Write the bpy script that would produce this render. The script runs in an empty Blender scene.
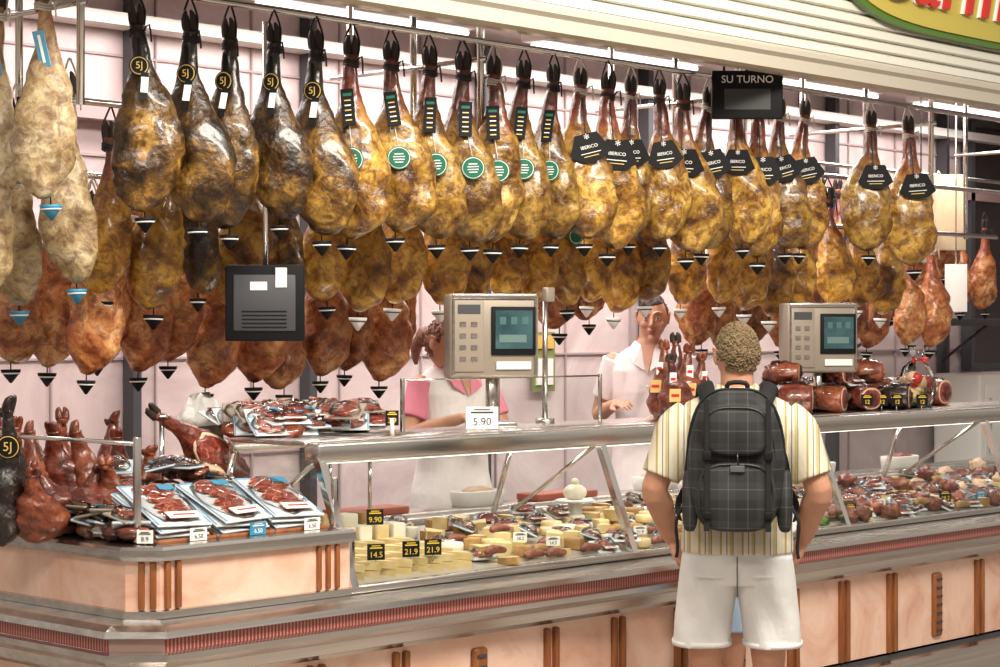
import bpy, bmesh, math, random
from mathutils import Vector, Matrix, noise
random.seed(7)
S=bpy.context.scene
R=math.radians
FX,FY=.7249,.6889      # camera heading in the stall's axes (X along counter, Y into stall)
EYE=1.68
YC=R(-46.5)
def kk(px):
    a=(px-500)/2000.0
    return (FX+FY*a)/(FY-FX*a)
def at(px,Y,py):
    X=kk(px)*Y; d=FX*X+FY*Y
    return Vector((X,Y,EYE+(333.5-py)*d/2000))
def T(x,y=None,z=None):
    return Matrix.Translation(Vector(x) if y is None else Vector((x,y,z)))
def Rx(a): return Matrix.Rotation(a,4,'X')
def Ry(a): return Matrix.Rotation(a,4,'Y')
def Rz(a): return Matrix.Rotation(a,4,'Z')
def Sc(x,y,z): return Matrix.Diagonal((x,y,z,1))
U=random.uniform
# ------------------------------------------------------------ materials
def M_(name,col,rough=.5,metal=0,coat=0,emit=None,es=1,spec=.5):
    m=bpy.data.materials.new(name); m.use_nodes=True
    b=m.node_tree.nodes['Principled BSDF']
    b.inputs['Base Color'].default_value=(*col,1); b.inputs['Roughness'].default_value=rough
    b.inputs['Metallic'].default_value=metal; b.inputs['Coat Weight'].default_value=coat
    b.inputs['Coat Roughness'].default_value=.12; b.inputs['Specular IOR Level'].default_value=spec
    if emit: b.inputs['Emission Color'].default_value=(*emit,1); b.inputs['Emission Strength'].default_value=es
    return m
def N_(name,stops,scale=5,detail=6,rough=.5,bump=.1,coat=0,metal=0,distort=0,rnd=True,stretch=(1,1,1),shank=None,bscale=None,ramp_const=False,varr=0.0,spec=.5,mott=0,mscale=22,sh0=-.36,sh1=-.2):
    m=M_(name,stops[0][1],rough,metal,coat); nt=m.node_tree; n=nt.nodes; l=nt.links
    b=n['Principled BSDF']; b.inputs['Specular IOR Level'].default_value=spec
    tc=n.new('ShaderNodeTexCoord'); mp=n.new('ShaderNodeMapping'); mp.inputs['Scale'].default_value=stretch
    l.new(tc.outputs['Object'],mp.inputs['Vector']); vec=mp.outputs['Vector']
    oi=n.new('ShaderNodeObjectInfo')
    if rnd:
        mu=n.new('ShaderNodeMath'); mu.operation='MULTIPLY'; mu.inputs[1].default_value=17
        l.new(oi.outputs['Random'],mu.inputs[0])
        ad=n.new('ShaderNodeVectorMath'); ad.operation='ADD'
        l.new(vec,ad.inputs[0]); l.new(mu.outputs[0],ad.inputs[1]); vec=ad.outputs[0]
    no=n.new('ShaderNodeTexNoise'); no.inputs['Scale'].default_value=scale; no.inputs['Detail'].default_value=detail
    no.inputs['Distortion'].default_value=distort; no.inputs['Roughness'].default_value=.62
    l.new(vec,no.inputs['Vector'])
    cr=n.new('ShaderNodeValToRGB'); els=cr.color_ramp.elements
    if ramp_const: cr.color_ramp.interpolation='CONSTANT'
    while len(els)<len(stops): els.new(.5)
    for e,(p,c) in zip(els,stops): e.position=p; e.color=(*c,1)
    l.new(no.outputs['Fac'],cr.inputs['Fac']); col=cr.outputs['Color']
    if shank:
        sx=n.new('ShaderNodeSeparateXYZ'); l.new(tc.outputs['Object'],sx.inputs[0])
        mr=n.new('ShaderNodeMapRange'); mr.inputs['From Min'].default_value=sh0; mr.inputs['From Max'].default_value=sh1
        n2=n.new('ShaderNodeMath'); n2.operation='MULTIPLY_ADD'; n2.inputs[1].default_value=.5
        l.new(no.outputs['Fac'],n2.inputs[0]); 
        s2=n.new('ShaderNodeMath'); s2.operation='SUBTRACT'; s2.inputs[1].default_value=.25
        l.new(sx.outputs['Z'],n2.inputs[2]); l.new(n2.outputs[0],s2.inputs[0]); l.new(s2.outputs[0],mr.inputs['Value'])
        mx=n.new('ShaderNodeMix'); mx.data_type='RGBA'; mx.inputs['B'].default_value=(*shank,1)
        l.new(mr.outputs[0],mx.inputs['Factor']); l.new(col,mx.inputs['A']); col=mx.outputs['Result']
    if mott:
        nm=n.new('ShaderNodeTexNoise'); nm.inputs['Scale'].default_value=mscale; nm.inputs['Detail'].default_value=6; nm.inputs['Roughness'].default_value=.7; nm.inputs['Distortion'].default_value=.8
        l.new(vec,nm.inputs['Vector']); m3=n.new('ShaderNodeMapRange'); m3.inputs['From Min'].default_value=.40; m3.inputs['From Max'].default_value=.56; m3.inputs['To Min'].default_value=1-mott; m3.inputs['To Max'].default_value=1.06
        l.new(nm.outputs['Fac'],m3.inputs['Value']); vm=n.new('ShaderNodeVectorMath'); vm.operation='MULTIPLY'; cb=n.new('ShaderNodeCombineXYZ')
        p1=n.new('ShaderNodeMath'); p1.operation='POWER'; p1.inputs[1].default_value=1.25; l.new(m3.outputs[0],p1.inputs[0])
        l.new(m3.outputs[0],cb.inputs[0]); l.new(p1.outputs[0],cb.inputs[1]); l.new(p1.outputs[0],cb.inputs[2]); l.new(col,vm.inputs[0]); l.new(cb.outputs[0],vm.inputs[1]); col=vm.outputs[0]
    if varr:
        hs=n.new('ShaderNodeHueSaturation'); m1=n.new('ShaderNodeMapRange')
        m1.inputs['To Min'].default_value=1-varr; m1.inputs['To Max'].default_value=1+varr
        l.new(oi.outputs['Random'],m1.inputs['Value']); l.new(m1.outputs[0],hs.inputs['Value']); l.new(col,hs.inputs['Color']); col=hs.outputs['Color']
    l.new(col,b.inputs['Base Color'])
    if bump:
        bn=n.new('ShaderNodeBump'); bn.inputs['Strength'].default_value=bump; bn.inputs['Distance'].default_value=.02
        nb=n.new('ShaderNodeTexNoise'); nb.inputs['Scale'].default_value=bscale or scale*2.5; nb.inputs['Detail'].default_value=5
        l.new(vec,nb.inputs['Vector']); l.new(nb.outputs['Fac'],bn.inputs['Height']); l.new(bn.outputs[0],b.inputs['Normal'])
    return m
def stripe_mat(name,cols,freq,axis=(1,0,0),rough=.7,metal=0):
    """cols = list of (pos,color) constant ramp over a repeating coordinate"""
    m=M_(name,cols[0][1],rough,metal); nt=m.node_tree; n=nt.nodes; l=nt.links; b=n['Principled BSDF']
    tc=n.new('ShaderNodeTexCoord'); dt=n.new('ShaderNodeVectorMath'); dt.operation='DOT_PRODUCT'; dt.inputs[1].default_value=Vector(axis)*freq
    l.new(tc.outputs['Object'],dt.inputs[0]); fr=n.new('ShaderNodeMath'); fr.operation='FRACT'; l.new(dt.outputs['Value'],fr.inputs[0])
    cr=n.new('ShaderNodeValToRGB'); cr.color_ramp.interpolation='CONSTANT'; els=cr.color_ramp.elements
    while len(els)<len(cols): els.new(.5)
    for e,(p,c) in zip(els,cols): e.position=p; e.color=(*c,1)
    l.new(fr.outputs[0],cr.inputs['Fac']); l.new(cr.outputs[0],b.inputs['Base Color'])
    return m
def plaid(name):
    m=M_(name,(.02,.02,.022),.75); nt=m.node_tree; n=nt.nodes; l=nt.links; b=n['Principled BSDF']
    tc=n.new('ShaderNodeTexCoord'); outs=[]
    for ax,ph in (((1,0,0),.5),((0,0,1),.5)):
        for fr_,wd,am in ((15,.06,.030),(7.5,.45,.008)):
            dt=n.new('ShaderNodeVectorMath'); dt.operation='DOT_PRODUCT'; dt.inputs[1].default_value=Vector(ax)*fr_
            l.new(tc.outputs['Object'],dt.inputs[0]); ad=n.new('ShaderNodeMath'); ad.operation='ADD'; ad.inputs[1].default_value=ph; l.new(dt.outputs['Value'],ad.inputs[0])
            f=n.new('ShaderNodeMath'); f.operation='FRACT'; l.new(ad.outputs[0],f.inputs[0])
            g=n.new('ShaderNodeMath'); g.operation='LESS_THAN'; g.inputs[1].default_value=wd; l.new(f.outputs[0],g.inputs[0])
            h=n.new('ShaderNodeMath'); h.operation='MULTIPLY'; h.inputs[1].default_value=am; l.new(g.outputs[0],h.inputs[0]); outs.append(h)
    s=outs[0].outputs[0]
    for o in outs[1:]:
        a=n.new('ShaderNodeMath'); a.operation='ADD'; l.new(s,a.inputs[0]); l.new(o.outputs[0],a.inputs[1]); s=a.outputs[0]
    a=n.new('ShaderNodeMath'); a.operation='ADD'; a.inputs[1].default_value=.008; l.new(s,a.inputs[0])
    l.new(a.outputs[0],b.inputs['Base Color'])
    return m
def glass_mat(name,tint=(.93,.97,.96),refl=.10):
    m=bpy.data.materials.new(name); m.use_nodes=True; nt=m.node_tree; n=nt.nodes; l=nt.links
    n.remove(n['Principled BSDF']); out=n['Material Output']
    t=n.new('ShaderNodeBsdfTransparent'); t.inputs[0].default_value=(*tint,1)
    g=n.new('ShaderNodeBsdfGlossy'); g.inputs['Roughness'].default_value=.02
    lw=n.new('ShaderNodeLayerWeight'); lw.inputs['Blend'].default_value=refl*2
    mx=n.new('ShaderNodeMixShader'); l.new(lw.outputs['Fresnel'],mx.inputs[0]); l.new(t.outputs[0],mx.inputs[1]); l.new(g.outputs[0],mx.inputs[2])
    l.new(mx.outputs[0],out.inputs['Surface']); return m

steel=N_('brushed_steel',[(.3,(.52,.49,.46)),(.7,(.74,.71,.67))],scale=3,detail=3,rough=.24,bump=.02,metal=1,rnd=False,stretch=(.3,6,12))
chrome=M_('polished_steel',(.72,.70,.67),.14,1)
white=M_('white_enamel',(.78,.75,.70),.4)
black=M_('black_plastic',(.008,.008,.009),.6,spec=.15)
darkgrey=M_('dark_grey',(.05,.05,.055),.5)
marble=N_('pink_marble',[(.25,(.58,.29,.20)),(.42,(.73,.44,.32)),(.6,(.81,.56,.44)),(.78,(.66,.35,.24))],scale=2.6,detail=9,rough=.22,bump=0,distort=1.6,rnd=False)
wood=N_('reddish_wood',[(.3,(.17,.05,.015)),(.7,(.34,.12,.035))],scale=5,rough=.35,bump=.05,rnd=False,stretch=(8,8,1))
grille=stripe_mat('red_grille',[(0,(.30,.03,.02)),(.6,(.40,.26,.22))],70,(1,1,0),.4)
glass=glass_mat('thin_glass')
film=glass_mat('plastic_film',(.98,.98,.98),.15)
cream=M_('cream_plastic',(.34,.29,.23),.35,.3)
screenm=N_('screen_teal',[(.3,(.02,.05,.06)),(.7,(.06,.12,.13))],scale=9,rough=.1,bump=0)  # mottled dark teal screen face, not emissive
paper=M_('paper_white',(.80,.78,.74),.6)
beige=N_('kraft_paper',[(.3,(.50,.37,.22)),(.7,(.64,.51,.34))],scale=4,rough=.8)
gold=M_('gold_print',(.65,.43,.09),.35)
yellowp=M_('yellow_print',(.80,.52,.04),.5)
green=M_('green_label',(.010,.13,.075),.5,spec=.3)
blue=M_('blue_label',(.03,.22,.36),.4)
redp=M_('red_print',(.50,.02,.015),.4)
blackrope=M_('black_cord',(.02,.018,.018),.8)
whiterope=M_('white_cord',(.6,.55,.48),.8)
ham_dark=N_('ham_dark',[(.34,(.014,.008,.003)),(.45,(.05,.024,.006)),(.54,(.14,.07,.012)),(.64,(.36,.20,.035))],scale=7,detail=9,rough=.36,bump=.9,coat=.35,shank=(.022,.009,.005),varr=.35,distort=.8,mott=.65,sh0=-.40,sh1=-.25,spec=.45)
ham_gold=N_('ham_golden',[(.33,(.065,.024,.006)),(.44,(.21,.098,.015)),(.54,(.38,.215,.034)),(.67,(.60,.38,.09))],scale=6.5,detail=9,rough=.34,bump=.9,coat=.42,shank=(.17,.034,.016),varr=.33,distort=.8,mott=.62,sh0=-.34,sh1=-.22,spec=.45)
ham_yel=N_('ham_yellow',[(.34,(.08,.026,.005)),(.44,(.32,.135,.016)),(.54,(.56,.295,.036)),(.67,(.74,.45,.095))],scale=6,detail=8,rough=.34,bump=.8,coat=.42,shank=(.17,.035,.014),varr=.26,distort=.8,mott=.58,sh0=-.36,sh1=-.2,spec=.45)
ham_red=N_('ham_red',[(.33,(.13,.027,.009)),(.42,(.29,.078,.022)),(.52,(.45,.17,.052)),(.64,(.64,.36,.15))],scale=6.5,detail=8,rough=.36,bump=.85,coat=.35,shank=(.25,.06,.022),varr=.3,distort=.9,mott=.55,spec=.45)
ham_pale=N_('ham_pale',[(.34,(.17,.10,.035)),(.44,(.34,.23,.10)),(.55,(.50,.38,.21)),(.66,(.64,.54,.36))],scale=6,detail=8,rough=.5,bump=.7,coat=.08,shank=(.36,.20,.09),varr=.12,distort=.8,mott=.5)
hoofm=M_('hoof',(.03,.018,.012),.5)
meat=N_('cured_meat',[(.35,(.10,.010,.008)),(.5,(.21,.030,.018)),(.62,(.34,.09,.055)),(.72,(.58,.34,.24))],scale=45,detail=4,rough=.35,bump=.1,coat=.2,distort=1)
meat2=N_('cured_sausage',[(.35,(.09,.02,.010)),(.6,(.24,.07,.032)),(.75,(.42,.24,.16))],scale=22,detail=5,rough=.45,bump=.2)
fat=M_('fat',(.62,.42,.28),.4)
cheese=N_('cheese_paste',[(.3,(.58,.41,.17)),(.7,(.72,.57,.30))],scale=18,rough=.45,bump=.08)
cheese2=N_('cheese_white',[(.3,(.68,.62,.46)),(.7,(.76,.72,.60))],scale=12,rough=.4,bump=.05)
rind=N_('cheese_rind',[(.3,(.22,.10,.03)),(.7,(.46,.26,.08))],scale=14,rough=.6,bump=.2)
redboard=N_('red_board',[(.3,(.36,.07,.035)),(.7,(.48,.12,.06))],scale=5,rough=.5,bump=0)
leaf=N_('green_leaf',[(.3,(.05,.11,.02)),(.7,(.14,.24,.05))],scale=20,rough=.5)
# ------------------------------------------------------------ mesh builder
def superring(c,u,v,rx,ry,n=16,e=2.0):
    out=[]
    for i in range(n):
        a=2*math.pi*i/n; ca,sa=math.cos(a),math.sin(a)
        x=math.copysign(abs(ca)**(2/e),ca)*rx; y=math.copysign(abs(sa)**(2/e),sa)*ry
        out.append(Vector(c)+u*x+v*y)
    return out
_txt={}
def textgeo(s):
    if s in _txt: return _txt[s]
    cu=bpy.data.curves.new('t','FONT'); cu.body=s; cu.size=1; cu.extrude=.02; cu.align_x='CENTER'; cu.align_y='CENTER'; cu.resolution_u=3
    ob=bpy.data.objects.new('t',cu); S.collection.objects.link(ob); dg=bpy.context.evaluated_depsgraph_get()
    me=ob.evaluated_get(dg).to_mesh(); g=([v.co.copy() for v in me.vertices],[list(p.vertices) for p in me.polygons])
    ob.evaluated_get(dg).to_mesh_clear(); bpy.data.objects.remove(ob); bpy.data.curves.remove(cu); _txt[s]=g; return g
class MB:
    def __init__(s): s.v=[];s.f=[];s.m=[];s.sm=[];s.mats=[]
    def mi(s,mat):
        if mat not in s.mats: s.mats.append(mat)
        return s.mats.index(mat)
    def add(s,vs,fs,mat,M=None,smooth=True):
        o=len(s.v); i=s.mi(mat)
        s.v+= [ (M@Vector(p)) if M else Vector(p) for p in vs]
        for f in fs: s.f.append([o+a for a in f]); s.m.append(i); s.sm.append(smooth)
    def box(s,c,d,mat,M=None,bevel=0,seg=2):
        if bevel<=0:
            x,y,z=d[0]/2,d[1]/2,d[2]/2
            vs=[Vector(c)+Vector((a*x,b*y,e*z)) for a in(-1,1) for b in(-1,1) for e in(-1,1)]
            s.add(vs,[(0,1,3,2),(4,6,7,5),(0,4,5,1),(2,3,7,6),(0,2,6,4),(1,5,7,3)],mat,M,False); return
        bm=bmesh.new(); bmesh.ops.create_cube(bm,size=1); bmesh.ops.scale(bm,vec=d,verts=bm.verts)
        bmesh.ops.bevel(bm,geom=bm.edges[:],offset=bevel,segments=seg,affect='EDGES',profile=.5)
        bmesh.ops.translate(bm,vec=c,verts=bm.verts); bm.verts.index_update()
        s.add([v.co.copy() for v in bm.verts],[[v.index for v in f.verts] for f in bm.faces],mat,M,seg>1); bm.free()
    def b2(s,x0,x1,y0,y1,z0,z1,mat,bevel=0):
        s.box(((x0+x1)/2,(y0+y1)/2,(z0+z1)/2),(x1-x0,y1-y0,z1-z0),mat,None,bevel)
    def loft(s,rings,mat,M=None,cap=True,smooth=True):
        n=len(rings[0]); vs=[p for r in rings for p in r]; fs=[]
        for i in range(len(rings)-1):
            for j in range(n): fs.append((i*n+j,i*n+(j+1)%n,(i+1)*n+(j+1)%n,(i+1)*n+j))
        if cap: fs.append(tuple(range(n-1,-1,-1))); fs.append(tuple(range((len(rings)-1)*n,len(rings)*n)))
        s.add(vs,fs,mat,M,smooth)
    def tube(s,path,rad,mat,M=None,n=8,smooth_path=0,flat=1.0,up=None,round_end=False):
        P=[Vector(p) for p in path]; Rr=rad if isinstance(rad,(list,tuple)) else [rad]*len(P)
        if smooth_path:
            Q=[];RR=[]
            for i in range(len(P)-1):
                p0=P[max(i-1,0)];p1=P[i];p2=P[i+1];p3=P[min(i+2,len(P)-1)]
                for k in range(smooth_path):
                    t=k/smooth_path
                    Q.append(.5*((2*p1)+(p2-p0)*t+(2*p0-5*p1+4*p2-p3)*t*t+(3*p1-p0-3*p2+p3)*t**3)); RR.append(Rr[i]*(1-t)+Rr[i+1]*t)
            Q.append(P[-1]);RR.append(Rr[-1]);P=Q;Rr=RR
        tan=[(P[min(i+1,len(P)-1)]-P[max(i-1,0)]).normalized() for i in range(len(P))]
        up=Vector(up) if up else (Vector((0,0,1)) if abs(tan[0].z)<.9 else Vector((1,0,0)))
        rings=[]; u=tan[0].cross(up).normalized()
        for i,p in enumerate(P):
            u=(u-tan[i]*u.dot(tan[i])).normalized(); v=tan[i].cross(u)
            if round_end and i==0: rings.append(superring(p-tan[i]*Rr[i]*.6,u,v,Rr[i]*.55,Rr[i]*.55*flat,n))
            rings.append(superring(p,u,v,Rr[i],Rr[i]*flat,n))
            if round_end and i==len(P)-1:
                rings.append(superring(p+tan[i]*Rr[i]*.6,u,v,Rr[i]*.75,Rr[i]*.75*flat,n)); rings.append(superring(p+tan[i]*Rr[i]*.95,u,v,Rr[i]*.3,Rr[i]*.3*flat,n))
        s.loft(rings,mat,M)
    def ell(s,c,r,mat,M=None,nu=16,nv=10,disp=0,seed=0,freq=4):
        rings=[]
        for i in range(nv+1):
            a=math.pi*(i+.02)/(nv+.04); rr=math.sin(a); zz=math.cos(a); ring=[]
            for j in range(nu):
                b=2*math.pi*j/nu; d=Vector((rr*math.cos(b),rr*math.sin(b),zz))
                f=1+((disp*noise.noise(d*freq*.5+Vector((seed,seed*1.3,0)))+disp*.5*noise.noise(d*freq*1.3+Vector((seed,0,seed)))) if disp else 0)
                ring.append(Vector(c)+Vector((d.x*r[0],d.y*r[1],d.z*r[2]))*f)
            rings.append(ring)
        s.loft(rings,mat,M)
    def text(s,st,size,mat,M): v,f=textgeo(st); s.add(v,f,mat,M@Sc(size,size,size),False)
    def poly(s,pts,th,mat,M=None):
        """flat outline in XZ plane facing -Y with thickness"""
        n=len(pts); vs=[Vector((x,0,z)) for x,z in pts]+[Vector((x,th,z)) for x,z in pts]
        fs=[tuple(range(n)),tuple(range(2*n-1,n-1,-1))]+[(i,(i+1)%n,(i+1)%n+n,i+n) for i in range(n)]
        s.add(vs,fs,mat,M,False)
    def disc(s,r,th,mat,M=None,n=24): s.poly([(r*math.cos(2*math.pi*i/n),r*math.sin(2*math.pi*i/n)) for i in range(n)],th,mat,M)
    def sweep(s,prof,path,mat):
        ps=[Vector(p) for p in path]; ns=[]
        for a,b in zip(ps,ps[1:]):
            d=(b-a).normalized(); ns.append(Vector((-d.y,d.x)))
        vs=[];n=len(prof)
        for i,p in enumerate(ps):
            n1=ns[max(i-1,0)];n2=ns[min(i,len(ns)-1)]; m=(n1+n2)/(1+n1.dot(n2))
            for o,z in prof: vs.append(Vector((p.x+m.x*o,p.y+m.y*o,z)))
        fs=[(i*n+j,i*n+j+1,(i+1)*n+j+1,(i+1)*n+j) for i in range(len(ps)-1) for j in range(n-1)]
        s.add(vs,fs,mat,None,False)
    def mesh(s,name):
        me=bpy.data.meshes.new(name); me.from_pydata([tuple(v) for v in s.v],[],s.f)
        for m in s.mats: me.materials.append(m)
        me.polygons.foreach_set('material_index',s.m); me.polygons.foreach_set('use_smooth',s.sm); me.update(); return me
    def build(s,name,parent=None,M=None,recalc=True):
        me=s.mesh(name)
        if recalc:
            bm=bmesh.new(); bm.from_mesh(me); bmesh.ops.recalc_face_normals(bm,faces=bm.faces); bm.to_mesh(me); bm.free()
        ob=bpy.data.objects.new(name,me); S.collection.objects.link(ob)
        if parent: ob.parent=parent
        if M: ob.matrix_local=M
        return ob
    def fuse(s,name,vox,mat,parent=None,it=4,sub=0):
        me=s.mesh(name+'_src'); ob=bpy.data.objects.new(name+'_src',me); S.collection.objects.link(ob)
        bm=bmesh.new(); bm.from_mesh(me); bmesh.ops.recalc_face_normals(bm,faces=bm.faces); bm.to_mesh(me); bm.free()
        r=ob.modifiers.new('r','REMESH'); r.mode='VOXEL'; r.voxel_size=vox; r.use_smooth_shade=True
        q=ob.modifiers.new('s','SMOOTH'); q.factor=.5; q.iterations=it
        dg=bpy.context.evaluated_depsgraph_get(); m2=bpy.data.meshes.new_from_object(ob.evaluated_get(dg))
        bpy.data.objects.remove(ob); m2.materials.clear(); m2.materials.append(mat); m2.name=name
        for p in m2.polygons: p.use_smooth=True
        o=bpy.data.objects.new(name,m2); S.collection.objects.link(o)
        if parent: o.parent=parent
        return o
def empty(name,loc=(0,0,0),yaw=0):
    e=bpy.data.objects.new(name,None); S.collection.objects.link(e); e.location=loc; e.rotation_euler=(0,0,yaw); e.empty_display_size=.1; return e

# ------------------------------------------------------------ room shell
mb=MB(); mb.b2(-6,18,-4,12,-.1,0,N_('terrazzo_floor',[(.35,(.30,.25,.21)),(.65,(.42,.37,.32))],scale=25,rough=.3,bump=0,rnd=False)); mb.build('floor')
wallm=N_('pink_tile_wall',[(.3,(.50,.39,.39)),(.5,(.62,.50,.49)),(.72,(.73,.64,.62))],scale=1.6,detail=8,rough=.3,bump=0,distort=1.5,rnd=False)
mb=MB(); mb.b2(2.6,17,8.2,8.35,0,3.4,wallm)
gr=M_('grout',(.40,.31,.31),.6)
for z in (1.05,1.55,2.05,2.55,3.05): mb.b2(2.6,17,8.185,8.2,z,z+.012,gr)
for i in range(22): mb.b2(3+i*.62,3.01+i*.62,8.186,8.2,0,3.4,gr)
mb.build('wall_back')
mb=MB()
for x in (5.9,7.05,8.4,9.9,12.0,13.5): mb.b2(x,x+.05,8.1,8.185,.12,3.4,darkgrey)
mb.b2(2.6,15.6,8.08,8.18,2.72,2.80,M_('trim_rose',(.42,.27,.26),.5)); mb.b2(2.6,15.6,8.02,8.18,3.18,3.24,white); mb.build('trim_wall_posts')
mb=MB(); mb.b2(15.6,15.75,5.2,8.2,0,3.4,wallm); mb.build('wall_right')
mb=MB(); mb.b2(2.6,17,4.98,8.35,3.4,3.5,M_('ceiling_white',(.70,.62,.60),.6)); mb.build('ceiling')
mb=MB(); mb.b2(3.9,15,6.05,8.15,0,.12,darkgrey); mb.build('duckboard_platform')
# dark pass-through window at the right of the back wall
mb=MB(); x0,x1=13.9,15.3
mb.b2(x0,x1,8.11,8.17,1.45,3.3,M_('dark_window_glass',(.02,.018,.018),.08))
for a,b,c,d in ((x0-.06,x0,1.39,3.34),(x1,x1+.06,1.39,3.34),(x0,x1,1.39,1.45),(x0,x1,3.3,3.36),(14.55,14.6,1.45,3.3)): mb.b2(a,b,8.08,8.17,c,d,darkgrey)
mb.build('window_1')
# fascia with slats
e=empty('awning_fascia')
mb=MB(); slat=M_('white_slats',(.68,.66,.58),.35)
z=2.9
while z<3.75:
    mb.sweep([(-.004,z),(.026,z+.006),(.026,z+.038),(-.002,z+.052)],[(16,5.0),(3.3,5.0),(3.3,8.2)],slat); z+=.052
mb.build('slats',e)
mb=MB(); mb.sweep([(0,2.9),(.035,2.9),(.05,2.885),(.05,2.865),(.03,2.85),(.03,2.80),(.0,2.79),(-.05,2.79),(-.05,2.9)],[(16,5.0),(3.3,5.0),(3.3,8.2)],M_('fascia_trim',(.56,.51,.42),.3,.2)); mb.build('trim_edge',e)
mb=MB(); mb.b2(3.35,16,5.02,5.06,2.9,3.75,darkgrey); mb.build('backing',e)
# shop sign
mb=MB(); e2=[]
for i in range(64):
    a=2*math.pi*i/64; ca,sa=math.cos(a),math.sin(a)
    e2.append((math.copysign(abs(ca)**.6,ca),math.copysign(abs(sa)**.7,sa)))
gm=M_('sign_green',(.07,.15,.02),.4); gy=M_('sign_gold',(.46,.38,.07),.35)
mb.poly([(x*1.05,z*.30) for x,z in e2],.03,gm,T(8.40,4.93,3.36)); mb.poly([(x*1.015,z*.272) for x,z in e2],.01,gy,T(8.40,4.92,3.36))
Mt=T(8.40,4.905,3.31)@Rx(R(90)); sh=Matrix.Identity(4); sh[0][1]=.3
mb.text('Carmen',.42,paper,Mt@T(-.008,.008,-.01)@sh@Sc(1.26,1.05,1)); mb.text('Carmen',.42,redp,Mt@T(0,0,.01)@sh@Sc(1.25,1,1)); mb.build('shop_sign')

# ------------------------------------------------------------ counter
C=empty('deli_counter')
path=[(11.6,4.95),(3.70,4.95),(3.62,5.03),(3.62,8.0)]
mb=MB(); mb.sweep([(-.03,.22),(-.03,.63)],path,marble)
mb.b2(4.55,11.6,5.0,5.75,.2,.78,marble); mb.build('base_marble',C,recalc=False)
mb=MB(); DZ=-.037
def dz(p): return [(o,z+DZ) for o,z in p]
mb.sweep([(0,.0),(0,.17),(-.0,.185),(-.03,.20)],path,steel); mb.sweep([(-.03,.20),(-.03,.23)],path,darkgrey)
mb.sweep(dz([(-.03,.845),(.055,.835),(.085,.82),(.09,.80),(.07,.795)]),path,steel)
mb.sweep(dz([(.07,.755),(.09,.75),(.09,.73),(.075,.715),(.03,.70),(.02,.665),(-.02,.655),(-.03,.64)]),path,steel)
mb.build('bumper_rail',C,recalc=False)
mb=MB(); mb.sweep(dz([(.066,.795),(.066,.755)]),path,grille); mb.build('grille_band',C,recalc=False)
mb=MB()
i=0; x=3.97
while x<11.3:
    if i%4==3:
        mb.box((x,4.975,.41),(.075,.03,.30),wood,None,.013)
        for q in range(7): mb.box((x,4.958,.29+q*.04),(.045,.006,.010),darkgrey)
    else:
        for dx in (-.024,.024): mb.box((x+dx,4.975,.41),(.026,.03,.36),wood,None,.008)
    x+=.385; i+=1
for y in (5.4,5.9,6.6,7.2): mb.box((3.645,y,.41),(.03,.035,.36),wood,None,.008)
mb.build('wood_pilasters',C)
# raised left block
lp=[(4.5,4.97),(3.72,4.97),(3.645,5.045),(3.645,8.0)]
mb=MB(); mb.sweep([(0,.80),(0,1.0)],lp,marble); mb.b2(3.68,4.5,5.02,8,.78,.99,marble); mb.build('left_marble_block',C,recalc=False)
mb=MB(); mb.sweep([(0,.985),(.02,.985),(.03,.998),(.03,1.018),(.02,1.028),(-.05,1.032),(-.75,1.034)],lp,steel); mb.sweep([(-.0,.805),(.012,.807),(.012,.830),(0,.833)],lp,steel); mb.build('left_block_trim',C,recalc=False)
mb=MB()
for px_,Y in ((3.745,4.965),(3.785,4.965)): mb.box((px_,Y,.908),(.020,.016,.145),wood,None,.004)
for x,y in ((3.705,4.985),(3.68,5.01),): mb.box((0,0,0),(.020,.016,.145),wood,T(x,y,.908)@Rz(R(-45)),.004)
for x in (4.36,4.40,4.44): mb.box((x,4.965,.908),(.016,.016,.145),wood,None,.004)
mb.build('corner_strips',C)
# display case structure
mb=MB()
X0,X1=4.5,11.6
mb.box(((X0+X1)/2,5.165,1.272),(X1-X0,.085,.07),steel,None,.012)
mb.box(((X0+X1)/2,5.40,1.302),(X1-X0,.40,.018),steel,None,.004)
mb.box(((X0+X1)/2,5.60,1.285),(X1-X0,.03,.05),steel,None,.006)
mb.b2(X0,X1,4.955,4.99,.808,.836,steel,.006)
mb.b2(X0,X1,5.76,5.80,.78,.94,steel,.004)
mb.build('case_rails',C)
mb=MB()
def slant(mb,x,w,mat,th=.02):
    mb.loft([[Vector((x-w/2,4.955,.83)),Vector((x+w/2,4.955,.83)),Vector((x+w/2,4.955+th,.83)),Vector((x-w/2,4.955+th,.83))],
             [Vector((x-w/2,5.125,1.25)),Vector((x+w/2,5.125,1.25)),Vector((x+w/2,5.125+th,1.25)),Vector((x-w/2,5.125+th,1.25))]],mat,None,True,False)
for x in (4.515,5.98,7.45,8.92,10.4): slant(mb,x,.032,chrome,.03)
for x in (4.52,5.98,7.45,8.92,10.4):
    mb.tube([(x,5.6,1.27),(x,5.72,.94)],.012,chrome); mb.tube([(x,5.15,1.25),(x,5.6,.96)],.009,chrome)
mb.b2(4.5,4.535,4.98,5.02,.82,.99,chrome,.004)
mb.build('case_mullions',C)
mb=MB()
for a,b in ((4.53,5.96),(6.0,7.43),(7.47,8.90),(8.94,10.38)):
    mb.add([Vector((a,4.965,.836)),Vector((b,4.965,.836)),Vector((b,5.13,1.245)),Vector((a,5.13,1.245))],[(0,1,2,3)],glass,None,False)
mb.add([Vector((4.515,4.98,.836)),Vector((4.515,5.70,.836)),Vector((4.515,5.60,1.27)),Vector((4.515,5.13,1.27))],[(0,1,2,3)],glass,None,False)
mb.build('case_glass',C,recalc=False)
def deckz(Y): return .832+(Y-4.98)*.10
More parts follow.
